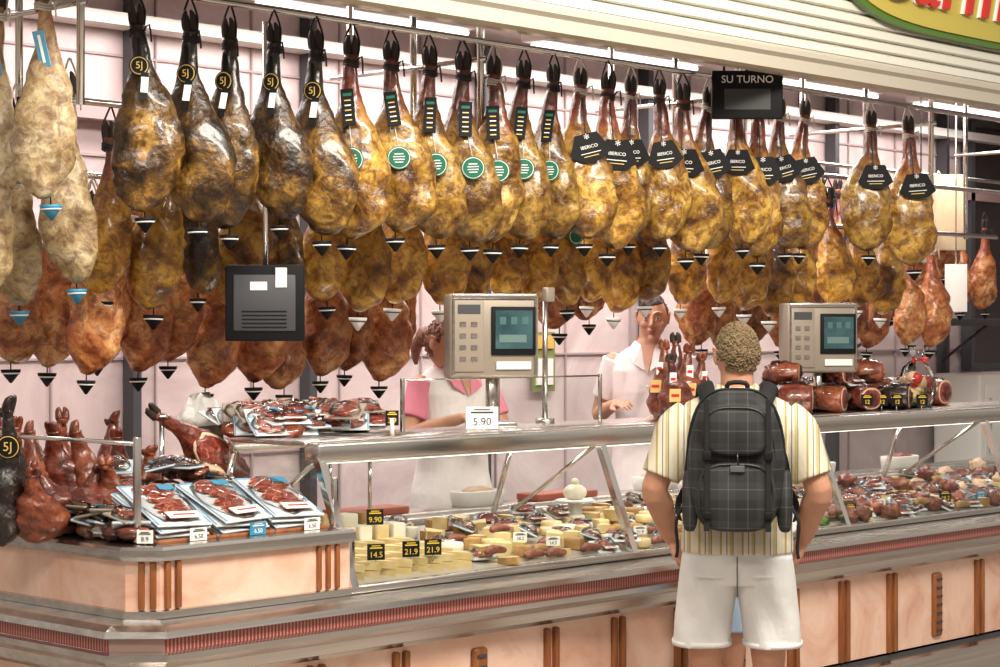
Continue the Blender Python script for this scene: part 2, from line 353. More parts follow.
mb=MB(); mb.loft([[Vector((x,4.98,.78)),Vector((x,4.98,deckz(4.98))),Vector((x,5.76,deckz(5.76))),Vector((x,5.76,.78))] for x in (4.53,11.6)],M_('deck_white',(.36,.32,.27),.3),None,True,False)
mb.build('display_deck',C)
# glass shield on counter
mb=MB()
for a,b in ((5.25,5.75),(5.8,6.4)):
    mb.add([Vector((a,5.50,1.312)),Vector((b,5.50,1.312)),Vector((b,5.50,1.50)),Vector((a,5.50,1.50))],[(0,1,2,3)],glass,None,False)
    mb.tube([(a,5.50,1.503),(b,5.50,1.503)],.004,chrome,None,6)
for x in (5.25,5.775,6.4): mb.b2(x-.007,x+.007,5.494,5.508,1.31,1.51,chrome,.002)
mb.build('glass_shield',C)
mb=MB(); led=M_('led_tube',(1,1,1),.5,emit=(1,.95,.86),es=2); mb.tube([(4.6,5.22,1.235),(11.4,5.22,1.235)],.008,led); mb.build('case_light_tube',C)
# rear worktable
mb=MB(); mb.b2(4.6,11.5,5.84,6.02,.9,.95,steel,.004); mb.b2(4.62,11.4,5.86,6.0,.12,.9,white); mb.build('rear_worktable')
mb=MB()
for x,w in ((5.0,.38),(5.45,.36),(6.6,.4),(7.9,.5)): mb.box((x,5.92,.966),(w,.13,.03),redboard,None,.006)
mb.build('cutting_boards')
mb=MB()
for x in (6.1,7.3,8.6,9.4):
    mb.loft([superring((x,5.93,z),Vector((1,0,0)),Vector((0,1,0)),a,b,20,4) for z,a,b in ((.951,.12,.06),(1.01,.13,.065),(1.015,.125,.06),(.965,.11,.05))],paper); mb.ell((x,5.93,1.0),(.10,.045,.03),[fat,meat,cheese2][int(x*3)%3],None,14,8,.4,x,6)
mb.build('prep_containers')

# ------------------------------------------------------------ hams
PROF=[(0,.013,.013),(.02,.021,.02),(.05,.024,.022),(.085,.02,.019),(.12,.023,.021),(.17,.026,.023),(.23,.030,.026),(.29,.038,.031),(.35,.052,.038),(.41,.068,.047),(.48,.083,.055),(.55,.095,.061),(.62,.103,.065),(.70,.106,.066),(.78,.103,.064),(.85,.094,.058),(.91,.077,.049),(.96,.052,.036),(.99,.026,.02),(1.0,.008,.007)]
def draw_ham(mb,M,L=.66,W=1.,seed=0,mat=None,n=28,hoof=None):
    rings=[]
    rows=[]
    for (t0,w0,d0),(t1,w1,d1) in zip(PROF,PROF[1:]):
        for q in (0,.5): rows.append((t0+(t1-t0)*q,w0+(w1-w0)*q,d0+(d1-d0)*q))
    rows.append(PROF[-1])
    for t,w,d in rows:
        cx=.026*math.sin(t*3.0+seed)*(t>.1)*min(1,t*2); cy=-.012*math.sin(t*2.6)
        ring=[]
        for j in range(n):
            a=2*math.pi*j/n; x=math.cos(a)*w*W; y=math.sin(a)*d*W
            if x>0: x*=1+.20*max(0,t-.4)
            else: x*=1-.14*max(0,t-.4)
            p=Vector((cx+x,cy+y,-t*L)); nn=noise.noise(Vector((x*13+seed*3,y*13,t*7+seed)))+.5*noise.noise(Vector((x*36+seed,y*36,t*24)))
            fold=math.exp(-((t-.5-.9*x)/.022)**2)*(1 if math.sin(a)<.2 else 0)
            p+=Vector((math.cos(a),math.sin(a),0))*(nn*.020-.007*fold)*min(1,t*1.6)*W
            ring.append(p)
        rings.append(ring)
    mb.loft(rings[4:],mat,M)
    hm=hoof or hoofm
    for sx in (-1,1):
        mb.tube([(sx*.010,0,-.06*L),(sx*.012,-.004,-.02*L),(sx*.013,-.010,.020*L),(sx*.009,-.020,.050*L)],[.016,.0145,.012,.004],hm,M,8,2)
    mb.tube([(0,.014,-.1*L),(0,.026,-.06*L),(.0,.030,-.045*L)],[.010,.008,.004],hm,M,6)
VX_,VY_=Vector((1,0,0)),Vector((0,1,0))
def cup(mb,z,M,white_=False,col=None):
    f=col or (paper if white_ else black); g=paper if not white_ else darkgrey
    mb.tube([(0,0,z+.05),(0,0,z)],.0025,black,M,5)
    mb.loft([superring((0,0,z),VX_,VY_,.036,.036,12),superring((0,0,z-.010),VX_,VY_,.034,.034,12),superring((0,0,z-.050),VX_,VY_,.004,.004,12)],f,M)
    mb.loft([superring((0,0,z-.012),VX_,VY_,.0342,.0342,12),superring((0,0,z-.017),VX_,VY_,.0305,.0305,12)],g,M)
def ham_mesh(kind,var):
    mb=MB(); sd=var*2.37+ord(kind[0])
    mat={'A':ham_dark,'B':ham_gold,'C':ham_gold,'D':ham_yel,'E':ham_red,'F':ham_pale,'G':ham_dark}[kind]
    L={'A':.68,'B':.67,'C':.67,'D':.60,'E':.62,'F':.68,'G':.6}[kind]; W={'A':1.14,'B':1.10,'C':1.14,'D':.90,'E':1.0,'F':.92,'G':.92}[kind]
    M=T(0,0,-.06); draw_ham(mb,M,L,W,sd,mat)
    rope=blackrope if kind in 'AG' else (whiterope if kind in 'F' else (blackrope if var%2 else whiterope))
    for q in range(3):
        z=-.115-q*.009; mb.tube([(.027*math.cos(a)*.95,.025*math.sin(a),z+.004*math.sin(a*2)) for a in [i*math.pi/5 for i in range(11)]],.0045,rope,None,5)
    mb.tube([(.02,0,-.115),(.028,-.01,-.05),(.006,0,.012),(0,.0,.02),(-.006,0,.012),(-.026,-.008,-.055),(-.02,0,-.115)],.004,rope,None,5,3)
    mb.tube([(.02,-.02,-.12),(.04,-.03,-.10),(.045,-.03,-.16)],.0035,rope,None,5,2)
    F=lambda x,z,y=-.045,tilt=0:T(x,y,z)@Ry(R(tilt))
    if kind=='A':
        z=-.06-.27*L; Ml=F(0,z,-.052)
        mb.disc(.034,.004,black,Ml); mb.disc(.030,.002,gold,Ml@T(0,-.002,0)); mb.disc(.027,.002,black,Ml@T(0,-.004,0)); mb.text('5J',.034,gold,Ml@T(0,-.006,0)@Rx(R(90)))
        mb.box((0,-.045,z+.06),(.012,.003,.07),black); 
        mb.box((0,0,0),(.026,.003,.10),black,F(.012,z-.075,-.082,6)@Rx(R(-12))); mb.box((0,0,0),(.024,.003,.055),paper,F(.014,z-.07,-.085,6)@Rx(R(-12)))
    if kind=='B':
        z=-.06-.33*L; Ml=F(0,z,-.072,-12+var*5)@Rx(R(-14))
        mb.box((0,0,0),(.046,.004,.135),black,Ml,.0015,1)
        mb.box((0,-.003,.045),(.030,.002,.010),green,Ml)
        for q in range(5): mb.box((0,-.003,.024-q*.018),(.022,.002,.004),paper if q%2 else gold,Ml)
        Ml=F(.02,-.06-.60*L,-.105); mb.tube([(.0,-.05,z-.02),(.02,-.103,-.06-.55*L)],.002,whiterope,None,4)
        mb.disc(.042,.004,green,Ml); mb.disc(.0385,.002,paper,Ml@T(0,-.001,0)); mb.disc(.036,.002,green,Ml@T(0,-.0025,0))
        for q in (.014,.004,-.006,-.016): mb.box((0,-.004,q),(.044-abs(q)*.9,.001,.0035),paper,Ml)
    if kind=='C':
        Ml=F(.01,-.06-.44*L,-.094,-14+var*6)
        pts=[(-.045,.05),(.045,.05),(.084,-.035),(.045,-.062),(0,-.070),(-.045,-.062),(-.084,-.035)]
        mb.poly(pts,.004,black,Ml); mb.text('*',.05,paper,Ml@T(0,-.002,.028)@Rx(R(90)))
        mb.text('IBERICO',.019,paper,Ml@T(0,-.002,-.005)@Rx(R(90))); mb.box((0,-.002,-.03),(.08,.002,.003),paper,Ml); mb.box((0,-.002,-.043),(.06,.002,.003),gold,Ml)
        mb.tube([(0,-.03,-.15),(0,-.07,-.06-.34*L),(0,-.09,-.06-.40*L)],.003,blackrope,None,5)
    if kind=='F':
        Ml=F(0,-.06-.30*L,-.045,-10); mb.box((0,0,0),(.036,.004,.12),blue,Ml,.0015,1)
        mb.box((0,-.003,0),(.008,.002,.09),paper,Ml)
    if kind=='E' and var==2:
        Ml=F(.01,-.06-.5*L,-.09,10); mb.poly([(-.03,.04),(.03,.04),(.04,-.03),(0,-.045),(-.04,-.03)],.003,redp,Ml); mb.box((0,-.002,0),(.04,.002,.012),paper,Ml)
    if kind=='D' and var==2:
        Ml=F(.02,-.06-.5*L,-.08); mb.disc(.036,.003,green,Ml); mb.disc(.031,.002,paper,Ml@T(0,-.001,0)); mb.disc(.028,.002,green,Ml@T(0,-.0025,0))
    cup(mb,-.06-L-.02,T(.0,0,0),white_=(kind in 'DE' and var==3),col=(blue if kind=='F' else None))
    me=mb.mesh('ham_%s%d'%(kind,var)); bm=bmesh.new(); bm.from_mesh(me); bmesh.ops.recalc_face_normals(bm,faces=bm.faces); bm.to_mesh(me); bm.free(); return me
HM={k:[ham_mesh(k,v) for v in range(4)] for k in 'ABCDEFG'}
def hang(kind,px,Y,Z,v=None,yj=26,sc=None):
    me=HM[kind][random.randrange(4) if v is None else v]
    ob=bpy.data.objects.new('hanging_cured_ham',me); S.collection.objects.link(ob)
    ob.location=(kk(px)*Y,Y+U(-.012,.012),Z); ob.rotation_euler=(R(U(-2,2)),R(U(-2.5,2.5)),YC+R(U(-yj,yj))); s=sc or U(.95,1.06); ob.scale=(s*U(.94,1.06),s,s)
    return ob
r1=[('A',138),('A',188),('A',232),('A',272),('A',314),('B',352),('B',392),('B',428),('B',462),('B',495),('B',525),('B',553),('C',580),('C',606),('C',632),('C',658),('C',683),('C',709),('C',734),('C',758),('C',781),('C',804),('C',872),('C',906)]
for k_,px in r1: hang(k_,px,5.4,2.79,yj=18)
for i,px in enumerate([112,157,200,243,283,322,360,398,432,466,498,530,561,592,618,638,684,712,742,768,792,828,856,886]):
    hang('G' if px in(200,283) else 'D',px,5.82,2.455 if px!=638 else 2.50,v=(2 if px in(561,)else (3 if px>600 else random.choice((0,1,3 if px>350 else 1)))))
for px in [8,50,92,135,168,212,250,286,316,348,378]: hang('E',px,6.25,2.17 if px>180 else 2.24,v=random.choice((0,1,2)))
for px in [404,560,590]: hang('E',px,6.25,2.42 if px>500 else 2.26,v=1)
for px in [700,722,745,775,800,828,850,872,905,930]: hang('E',px,6.3,2.26+.04*random.random(),v=random.choice((0,1,3)))
for px in [790,806,822,838,852,870,890,915,940]: hang(random.choice('CED'),px,7.0,2.70+U(-.05,.05))
for px in [845,890,915,935,960,985]: hang('E',px,7.3,2.52,v=random.choice((0,1)))
for px,Y,Z in [(40,5.4,2.83),(0,5.6,2.82),(68,5.6,2.57),(18,5.8,2.50),(-14,5.6,2.5),(92,5.9,2.2)]: hang('F' if px<90 else 'E',px,Y,Z,yj=12,sc=.98,v=None if px<90 else 0)
# rails
mb=MB()
for Y,Z,x0,x1 in ((5.4,2.815,3.3,11),(5.82,2.485,3.85,11),(6.25,2.27,3.95,11),(7.0,2.72,9,13),(5.6,2.83,3.35,3.9)):
    mb.tube([(x0,Y,Z),(x1,Y,Z)],.013,chrome,None,10)
mb.tube([(3.45,5.3,2.815),(3.45,7.5,2.815)],.013,chrome,None,10)
for x in (3.745,5.6,7.3,8.9,10.6):
    for Y,Z in ((5.43,2.42),(5.85,2.47),(6.28,2.25)): mb.tube([(x+.1*(Y-5.4),Y,3.4),(x+.1*(Y-5.4),Y,Z)],.014,chrome,None,10)
    mb.tube([(x,5.4,2.75),(x,6.3,2.75)],.010,chrome,None,8)
mb.build('ham_hanging_rack')
# ceiling fluorescent fixtures
mb=MB(); tubem=M_('fluorescent_tube',(1,1,1),.5,emit=(1,.93,.90),es=3)
for Y in (6.7,7.6):
    for x in (5,7,9,11,13): mb.b2(x-.75,x+.75,Y-.08,Y+.08,3.32,3.4,white,.01); mb.tube([(x-.7,Y-.04,3.3),(x+.7,Y-.04,3.3)],.014,tubem); mb.tube([(x-.7,Y+.04,3.3),(x+.7,Y+.04,3.3)],.014,tubem)
mb.build('fluorescent_fixtures')

# ------------------------------------------------------------ devices / signs
def weigh(px,Y,py0,py1,yaw):
    c=at(px,Y,(py0+py1)/2); e=empty('weighing_scale_terminal',(c.x,Y,1.311),yaw)
    h=(c.z-1.311); mb=MB()
    mb.box((0,0,h),(.36,.12,.33),cream,None,.014); mb.box((-.105,-.062,h),(.12,.01,.28),M_('panel',(.28,.23,.18),.4),None,.003)
    mb.box((.075,-.064,h+.02),(.18,.012,.19),black,None,.004); mb.box((.075,-.071,h+.025),(.15,.004,.15),screenm)
    for r in range(3): mb.box((.03+.045*r,-.0735,h+.06),(.025,.002,.03),M_('icon',(.06,.14,.14),.3))
    mb.box((.07,-.0735,h-.01),(.11,.002,.03),M_('icon2',(.12,.19,.18),.3))
    for r in range(4):
        for q in range(2): mb.box((-.13+.045*q,-.068,h-.09+r*.045),(.026,.006,.02),steel,None,.002,1)
    mb.box((.075,-.066,h-.115),(.14,.008,.03),paper); mb.box((-.105,-.068,h+.105),(.09,.004,.035),darkgrey)
    mb.box((0,-.06,h+.155),(.34,.02,.02),steel,None,.004)
    for s in(-.165,.165): mb.box((s,-.062,h),(.012,.012,.30),steel,None,.003,1)
    mb.build('display_head',e)
    mb=MB(); mb.tube([(0,0,0.0),(0,0,h-.1)],.022,steel,None,12); mb.box((0,0,.012),(.18,.14,.024),steel,None,.006); mb.build('pole',e)
weigh(491,5.45,294,378,R(-32)); weigh(818,5.45,305,371,R(-32))
def sign(name,px,Y,py,w,h,yaw,top=True):
    c=at(px,Y,py); mb=MB(); M=T(c)@Rz(yaw); mb.box((0,0,0),(w,.03,h),black,M,.006); return mb,M
mb,M=sign('t',747,5.22,95,.31,.21,YC); mb.text('SU TURNO',.046,paper,M@T(0,-.018,.065)@Rx(R(90))); mb.box((0,-.017,-.02),(.2,.003,.09),M_('dim_display',(.02,.02,.02),.3),M)
for s in(-.1,.1): mb.tube([(s,0,.1),(s,0,.16)],.005,black,M)
mb.tube([(0,0,.1),(0,0,.68)],.008,chrome,M,8); mb.build('queue_turn_sign')
mb,M=sign('t',265,5.50,303,.28,.27,YC); mb.box((0,-.018,0),(.22,.006,.20),darkgrey,M,.004); mb.box((-.02,-.022,.06),(.06,.004,.03),paper,M); mb.box((.06,-.022,.09),(.04,.004,.07),paper,M)
for q in range(5): mb.box((0,-.022,-.03-q*.014),(.16,.003,.004),black,M)
mb.tube([(0,.01,.1),(0,.01,1.0)],.010,chrome,M,8); mb.build('monitor')
mb=MB(); c=at(545,5.55,400); mb.tube([(c.x,5.55,1.31),(c.x,5.55,1.86)],.012,steel,None,12); mb.tube([(c.x,5.55,1.31),(c.x,5.55,1.33)],.04,steel,None,16)
mb.box((c.x,5.53,1.84),(.05,.03,.06),cream,None,.006); mb.build('steel_pole')  # plain steel pole on the counter, small cream box near its top
# wall notices
mb=MB(); c=at(563,8.0,362); mb.box((c.x,8.16,c.z),(.20,.01,.36),M_('notice_olive',(.20,.22,.07),.6)); mb.box((c.x,8.15,c.z+.12),(.16,.01,.08),gold); mb.box((c.x,8.15,c.z-.06),(.15,.01,.16),paper); mb.build('wall_notice')
# paper bags hanging at right
mb=MB()
c=at(948,6.9,205); M=T(c)@Rz(YC)
for q in range(3): mb.box((.004*q,-.02*q,-.05*q),(.20,.016,.40),beige,M,.006)
mb.tube([(0,0,.18),(0,0,.62)],.004,black,M); mb.build('kraft_paper_bags')
mb=MB(); c=at(956,6.6,288); mb.box((0,0,0),(.14,.01,.30),paper,T(c)@Rz(YC),.002); mb.tube([(0,0,.14),(0,0,1.3)],.004,steel,T(c)); mb.build('paper_sheets')
mb=MB(); c=at(921,6.7,215)
for q in range(4): mb.tube([(.03*q-.04,0,.28),(.03*q-.06,-.01,0),(.02*q-.02,-.02,-.25),(.02*q+.02,-.01,-.3)],[.004,.018,.02,.006],paper,T(c)@Rz(YC),6,4,flat=.4)
mb.tube([(0,0,.25),(0,0,.8)],.004,black,T(c)); mb.build('plastic_bag_roll')
mb=MB(); c=at(945,7.6,321); mb.b2(c.x-.9,c.x+.9,7.55,8.06,c.z-.03,c.z+.02,darkgrey,.006); 
for s in(-.7,.7): mb.tube([(c.x+s,8.05,c.z-.3),(c.x+s,7.65,c.z-.02)],.012,darkgrey)
mb.build('wall_shelf')
mb=MB(); SZ=c.z+.02; draw_ham(mb,T(c.x+.1,7.85,SZ+.075)@Rz(R(-20))@Ry(R(82))@T(0,0,.3),.62,1.1,3,ham_red); draw_ham(mb,T(c.x-.5,7.85,SZ+.075)@Rz(R(10))@Ry(R(-82))@T(0,0,.3),.62,1.1,5,ham_red); mb.build('shelf_hams')
mb=MB(); c=at(978,7.9,388); mb.box((c.x+.2,7.85,.75),(1.2,.4,1.26),white,None,.02)
mb.box((c.x+.2,7.64,1.0),(1.1,.01,.6),paper,None,.003); mb.tube([(c.x-.3,7.62,.8),(c.x-.3,7.62,1.2)],.012,chrome); mb.build('chest_refrigerator')

# ------------------------------------------------------------ merchandise
def slices(mb,M,w,l,seed):
    """overlapping thin cured-ham slices laid in a vacuum pack"""
    rr=random.Random(seed); z=.001
    for q in range(26):
        y=(-.42+q/25*.84)*l; x=rr.uniform(-.22,.22)*w; a=rr.uniform(-.5,.5); z+=.0004
        pts=[]
        for i in range(14):
            b=2*math.pi*i/14; f=1+.22*rr.uniform(-1,1); vx=math.cos(b)*.22*w*f; vy=math.sin(b)*.07*l*f
            pts.append(Vector((x+vx*math.cos(a)-vy*math.sin(a),y+vx*math.sin(a)+vy*math.cos(a),z+.003*math.sin(b))))
        cen=Vector((x,y,z)); inner=[cen+(p-cen)*.95+Vector((0,-.001,.0006)) for p in pts]
        mb.add(pts,[tuple(range(14))],fat,M,False); mb.add(inner,[tuple(range(14))],meat,M,False)
packblue=M_('pack_blue',(.16,.34,.50),.25); packw=M_('pack_white',(.60,.62,.63),.15)
def pack(mb,M,w,l,seed,col=None,lab=False):
    mb.box((0,0,.004),(w,l,.008),packw if col is None else col,M,.003,1)
    if col is None:
        for s in(-1,1): mb.box((s*w*.47,0,.0085),(w*.03,l*.96,.002),packblue,M)
        mb.box((0,l*.47,.0085),(w*.94,l*.03,.002),packblue,M)
    slices(mb,M@T(0,0,.009),w*.90,l*.86,seed)
    if lab: mb.box((w*.05,-l*.36,.024),(w*.6,l*.15,.002),paper,M); mb.box((w*.05,-l*.36,.0255),(w*.40,l*.03,.001),redp,M); mb.box((w*.25,l*.33,.024),(w*.3,l*.12,.002),blue,M)
    mb.ell((0,0,.010),(w*.47,l*.47,.026),film,M,14,6,.25,seed)
def tag(mb,M,w=.075,h=.05,txt='9.90',kind='k'):
    bg,fg=(black,yellowp) if kind=='k' else ((paper,darkgrey) if kind=='w' else (blue,paper))
    mb.tube([(0,.004,-h*.9),(0,.004,0)],.0025,steel,M,5); mb.box((0,0,0),(w,.004,h),bg,M,.001,1)
    mb.text(txt,h*.5,fg,M@T(0,-.003,-h*.18)@Rx(R(90))); mb.box((0,-.003,h*.25),(w*.7,.0015,h*.08),fg,M); mb.box((0,-.003,h*.38),(w*.5,.0015,h*.05),fg,M)
tags=MB()
SL=R(24)
trays=MB(); packs=MB()
for i,X in enumerate((3.86,4.10,4.33)):
    M=T(X,5.17,1.075)@Rx(SL)
    trays.box((0,0,-.012),(.225,.31,.02),wood,M,.004,1); trays.box((0,-.155,.005),(.225,.012,.055),wood,M,.004,1)
    trays.box((-.108,0,.0),(.008,.31,.04),wood,M); trays.box((.108,0,.0),(.008,.31,.04),wood,M)
    trays.b2(X-.1,X+.1,5.25,5.29,1.034,1.11,wood)
    for q in range(4):
        pack(packs,M@T(U(-.006,.006),.0,.006+q*.018)@Rz(R(U(-5,5))),.205,.27,i*7+q,None,q==3)
    tag(tags,T(X+.03,5.0,1.052),.066,.040,'6.50','w' if i!=1 else 'b')
trays.build('wooden_display_trays'); packs.build('sliced_ham_packs')
tag(tags,T(3.70,5.02,1.055)@Rz(R(-46)),.050,.040,'8.9','w')
mb=MB()
for x,y in ((3.70,5.06),(4.46,5.0)): mb.b2(x-.010,x+.010,y-.010,y+.010,1.034,1.36 if x<4 else 1.2,chrome,.003)
mb.tube([(3.70,5.06,1.34),(3.68,6.5,1.34)],.007,chrome); mb.tube([(3.68,6.5,1.034),(3.68,6.5,1.36)],.010,chrome)
mb.build('counter_glass_guard')
def upham(mb,x,y,z,lean,yaw,L,W,seed,mat,hoof=None):
    draw_ham(mb,T(x,y,z)@Rz(yaw)@Rx(lean)@T(0,0,L*.93),L,W,seed,mat,20,hoof)
mb=MB()
for i,(px,Y,py,mat,ln,W) in enumerate([(0,5.45,392,ham_dark,4,.85),(22,5.75,408,ham_gold,14,1.1),(44,5.85,418,ham_red,-10,1.1),(72,5.80,412,ham_gold,18,1.15),(96,5.70,416,ham_red,-14,1.1),(120,5.95,424,ham_gold,10,1.0),(56,5.5,452,ham_gold,-25,.95),(30,5.42,458,ham_red,22,.85),(84,5.45,460,ham_gold,28,.95),(8,5.9,412,ham_red,8,1.0),(108,5.5,450,ham_red,-20,.9),(134,5.75,440,ham_red,16,.9),(60,6.1,405,ham_red,-6,1.0),(104,6.15,408,ham_gold,6,1.0)]):
    c=at(px,Y,py); upham(mb,c.x,Y,1.045,R(ln),YC+R(-60 if i%2 else 70)+i*.2,max(.24,c.z-1.045),W,i*1.7,mat,mat)
Ml=T(at(8,5.36,447))@Rz(YC); mb.disc(.038,.004,black,Ml); mb.disc(.034,.002,gold,Ml@T(0,-.002,0)); mb.disc(.031,.002,black,Ml@T(0,-.004,0)); mb.text('5J',.04,gold,Ml@T(0,-.006,0)@Rx(R(90)))
mb.build('ham_shanks_display')
mb=MB()
for i in range(60):
    if i<32: Y=5.08+(i/32)*.8; x=3.71+ (0 if Y<5.35 else U(0,.12)); z=1.045+(i%3)*.03
    else: Y=U(5.40,5.62); x=U(3.98,4.42); z=1.05+((i-32)%6)*.035
    M=T(x,Y,z)@Rz(U(0,3))@Rx(U(-.5,.5))
    if i%3: pack(mb,M,.12,.10,i,[packw,None,cream][i%3],i%4==1)
    else: mb.ell((0,0,.015),(.06,.045,.024),[ham_red,meat2,fat,ham_gold][i%4],M,14,8,.4,i); mb.ell((0,0,.015),(.066,.05,.03),film,M,12,6,.3,i)
mb.build('wrapped_ham_cuts')
mb=MB(); mb.b2(4.52,5.25,5.64,5.90,1.30,1.308,glass); mb.b2(4.52,5.25,5.63,5.645,1.298,1.312,chrome); 
for x in (4.54,5.22): 
    mb.tube([(x,5.65,1.03 if x<4.5 else .94),(x,5.65,1.3)],.008,chrome); mb.tube([(x,5.88,.95),(x,5.88,1.3)],.008,chrome)
mb.build('upper_glass_shelf')
mb=MB()
for i in range(56):
    x=U(4.56,5.18); Y=U(5.46,5.84); z=1.325+(i%4)*.022
    M=T(x,Y,z)@Rz(U(-.8,.8)+YC*.5)@Rx(R(U(10,50)))
    if i%4: pack(mb,M,.14,.10,i,[packw,None,packw,cream][i%4],i%2==0)
    else: mb.ell((0,0,.01),(.07,.05,.02),[ham_red,meat2][i//4%2],M,12,8,.4,i); mb.ell((0,0,.01),(.076,.056,.026),film,M,12,6,.3,i)
mb.build('vacuum_packed_cuts')
# carved ham in a stand on the left block: hoof clamped high at left, body resting low at right
mb=MB(); hp=at(150,5.74,410); bx=at(228,5.74,470)
dirv=(bx-hp); Lh=dirv.length*1.12; ang=math.atan2(dirv.x,-dirv.z)
mb.box(((hp.x+bx.x)/2,5.74,1.052),(dirv.x+.22,.15,.03),wood,None,.006)
mb.tube([(hp.x+.05,5.74,1.06),(hp.x+.05,5.74,hp.z-.03)],.010,chrome); mb.loft([superring((hp.x+.05,5.74,hp.z-.03+q),VX_,VY_,.03,.03,16) for q in (0,.012)],chrome)
mb.tube([(bx.x-.02,5.74,1.06),(bx.x-.02,5.74,bx.z-.04)],.010,chrome); mb.tube([(bx.x-.07,5.70,bx.z-.03),(bx.x-.02,5.74,bx.z-.05),(bx.x+.04,5.78,bx.z-.03)],.008,chrome)
Mh=T(hp)@Ry(-ang); draw_ham(mb,Mh,Lh+.06,.88,2,ham_gold)
mb.ell((0,-.052,-Lh*.66),(.058,.014,.10),meat,Mh,16,10,.15,3); mb.ell((0,-.046,-Lh*.66),(.066,.013,.112),fat,Mh,16,10,.12,3); mb.build('carved_ham_on_stand')
mb=MB()
rings=[]
cw=at(222,5.85,412)
for i in range(7):
    z=i*.016; rings.append([p+Vector((.01*math.sin(j*2.1+i),.01*math.cos(j*1.3),.016*math.sin(j*1.7+i))) for j,p in enumerate(superring((4.66,5.97,1.35+z),Vector((1,0,0)),Vector((0,1,0)),.11-.014*i,.05-.005*i,20,2.5))])
mb.loft(rings,paper); mb.b2(4.6,4.74,5.94,6.0,.95,1.345,steel); mb.build('white_paper_wrap')
tag(tags,T(at(482,5.3,418))@Rz(R(-35)),.125,.085,'5.90','w'); 
for px in (392,): 
    c=at(px,5.35,418); tag(tags,T(c)@Rz(R(-30)),.05,.055,'3.9'); tags.tube([(c.x,5.35,1.31),(c.x,5.35,c.z)],.008,white)
for px in (867,882,897,922): c=at(px,5.26,400); tag(tags,T(c)@Rz(R(-30)),.06,.055,'12')
# upright ham shanks with paper labels, by vendor
mb=MB()
for i,(px,py,Y,W) in enumerate([(661,338,5.44,.80),(675,331,5.50,.84),(689,342,5.40,.78),(669,352,5.36,.74),(696,350,5.52,.76)]):
    c=at(px,Y,py); L=c.z-1.325; ln=R(-7+4*i); yw=YC+(i-2)*.25; upham(mb,c.x,Y,1.325,ln,yw,L,W,i*2.1,ham_gold if i%2 else ham_red,hoofm if i%2 else ham_red)
    M=T(c.x,Y,1.325)@Rz(yw)@Rx(ln)
    for z0,r0,mt,ww in ((L*.60,.030,paper,.030),(L*.36,.062,M_('orange_label%d'%i,(.62,.40,.14),.5),.05)):
        mb.box((0,-r0-.008,z0),(ww,.004,.055),mt,M,.001,1); mb.box((0,-r0-.011,z0),(ww*.7,.002,.012),redp,M)
mb.build('bundled_ham_shanks')
# right countertop: vacuum-wrapped half hams and cuts
mb=MB()
def halfham(mb,x,y,z,yaw,s,mat,seed):
    M=T(x,y,z)@Rz(yaw)@Sc(s,s,s)
    rings=[]
    for q,(t,a,b) in enumerate(((-.13,.012,.012),(-.11,.045,.04),(-.06,.075,.062),(0,.088,.070),(.06,.082,.066),(.075,.080,.064))):
        rings.append([p+Vector((0,0,.010*noise.noise(p*18+Vector((seed,0,0))))) for p in superring((t,0,.068),VY_,Vector((0,0,1)),a,b,22,2.2)])
    mb.loft(rings,mat,M); mb.loft([superring((.0765,0,.068),VY_,Vector((0,0,1)),.078,.062,22,2.2),superring((.078,0,.068),VY_,Vector((0,0,1)),.070,.054,22,2.2)],fat,M); mb.loft([superring((.0785,0,.068),VY_,Vector((0,0,1)),.068,.052,22,2.2),superring((.080,0,.068),VY_,Vector((0,0,1)),.064,.048,22,2.2)],meat,M)
    mb.ell((-.02,0,.07),(.118,.096,.078),film,M,18,12,.25,seed,5)
for i,(px,Y,s,yw,mt,zz_) in enumerate([(776,5.50,.95,-.6,ham_red,0),(795,5.34,1.0,-.9,ham_gold,0),(812,5.52,1.05,-2.2,ham_dark,0),(830,5.33,.9,-1.2,ham_red,0),(846,5.50,1.0,-.4,ham_yel,0),(862,5.34,.85,-1.8,ham_gold,0),(880,5.48,1.0,-.8,ham_red,0),(896,5.34,.85,-1.1,ham_dark,0),(932,5.48,1.0,-1.5,ham_red,0),(836,5.42,.8,-1.4,ham_gold,.125),(868,5.42,.8,-.7,ham_red,.125),(786,5.44,.8,-1.0,ham_red,.125)]):
    halfham(mb,kk(px)*Y,Y,1.312+zz_,yw,s,mt,i*3.3)
for i,(px,Y) in enumerate([(905,5.46),(850,5.40)]):
    pack(mb,T(kk(px)*Y,Y,1.43+.02*(i%2))@Rz(U(-1,1))@Rx(R(25)),.15,.11,i+90,[packw,None][i%2],True)
mb.build('wrapped_charcuterie')
mb=MB(); x=kk(917)*5.35
rings=[superring((x,5.35,1.312+z),Vector((1,0,0)),Vector((0,1,0)),r,r*.6,18,2.6) for z,r in ((0,.09),(.05,.115),(.12,.12),(.2,.09),(.24,.03),(.28,.05),(.31,.06))]
mb.loft(rings,film); 
for q in range(18): mb.ell((x+U(-.07,.07),5.35+U(-.03,.03),1.34+U(0,.15)),(.03,.028,.03),[leaf,fat,redp,paper,cheese][q%5],None,10,8,.1,q)
mb.tube([(x-.02,5.3,1.54),(x+.02,5.3,1.555),(x+.02,5.38,1.55),(x-.02,5.36,1.54)],.008,redp); mb.build('gift_basket_bag')
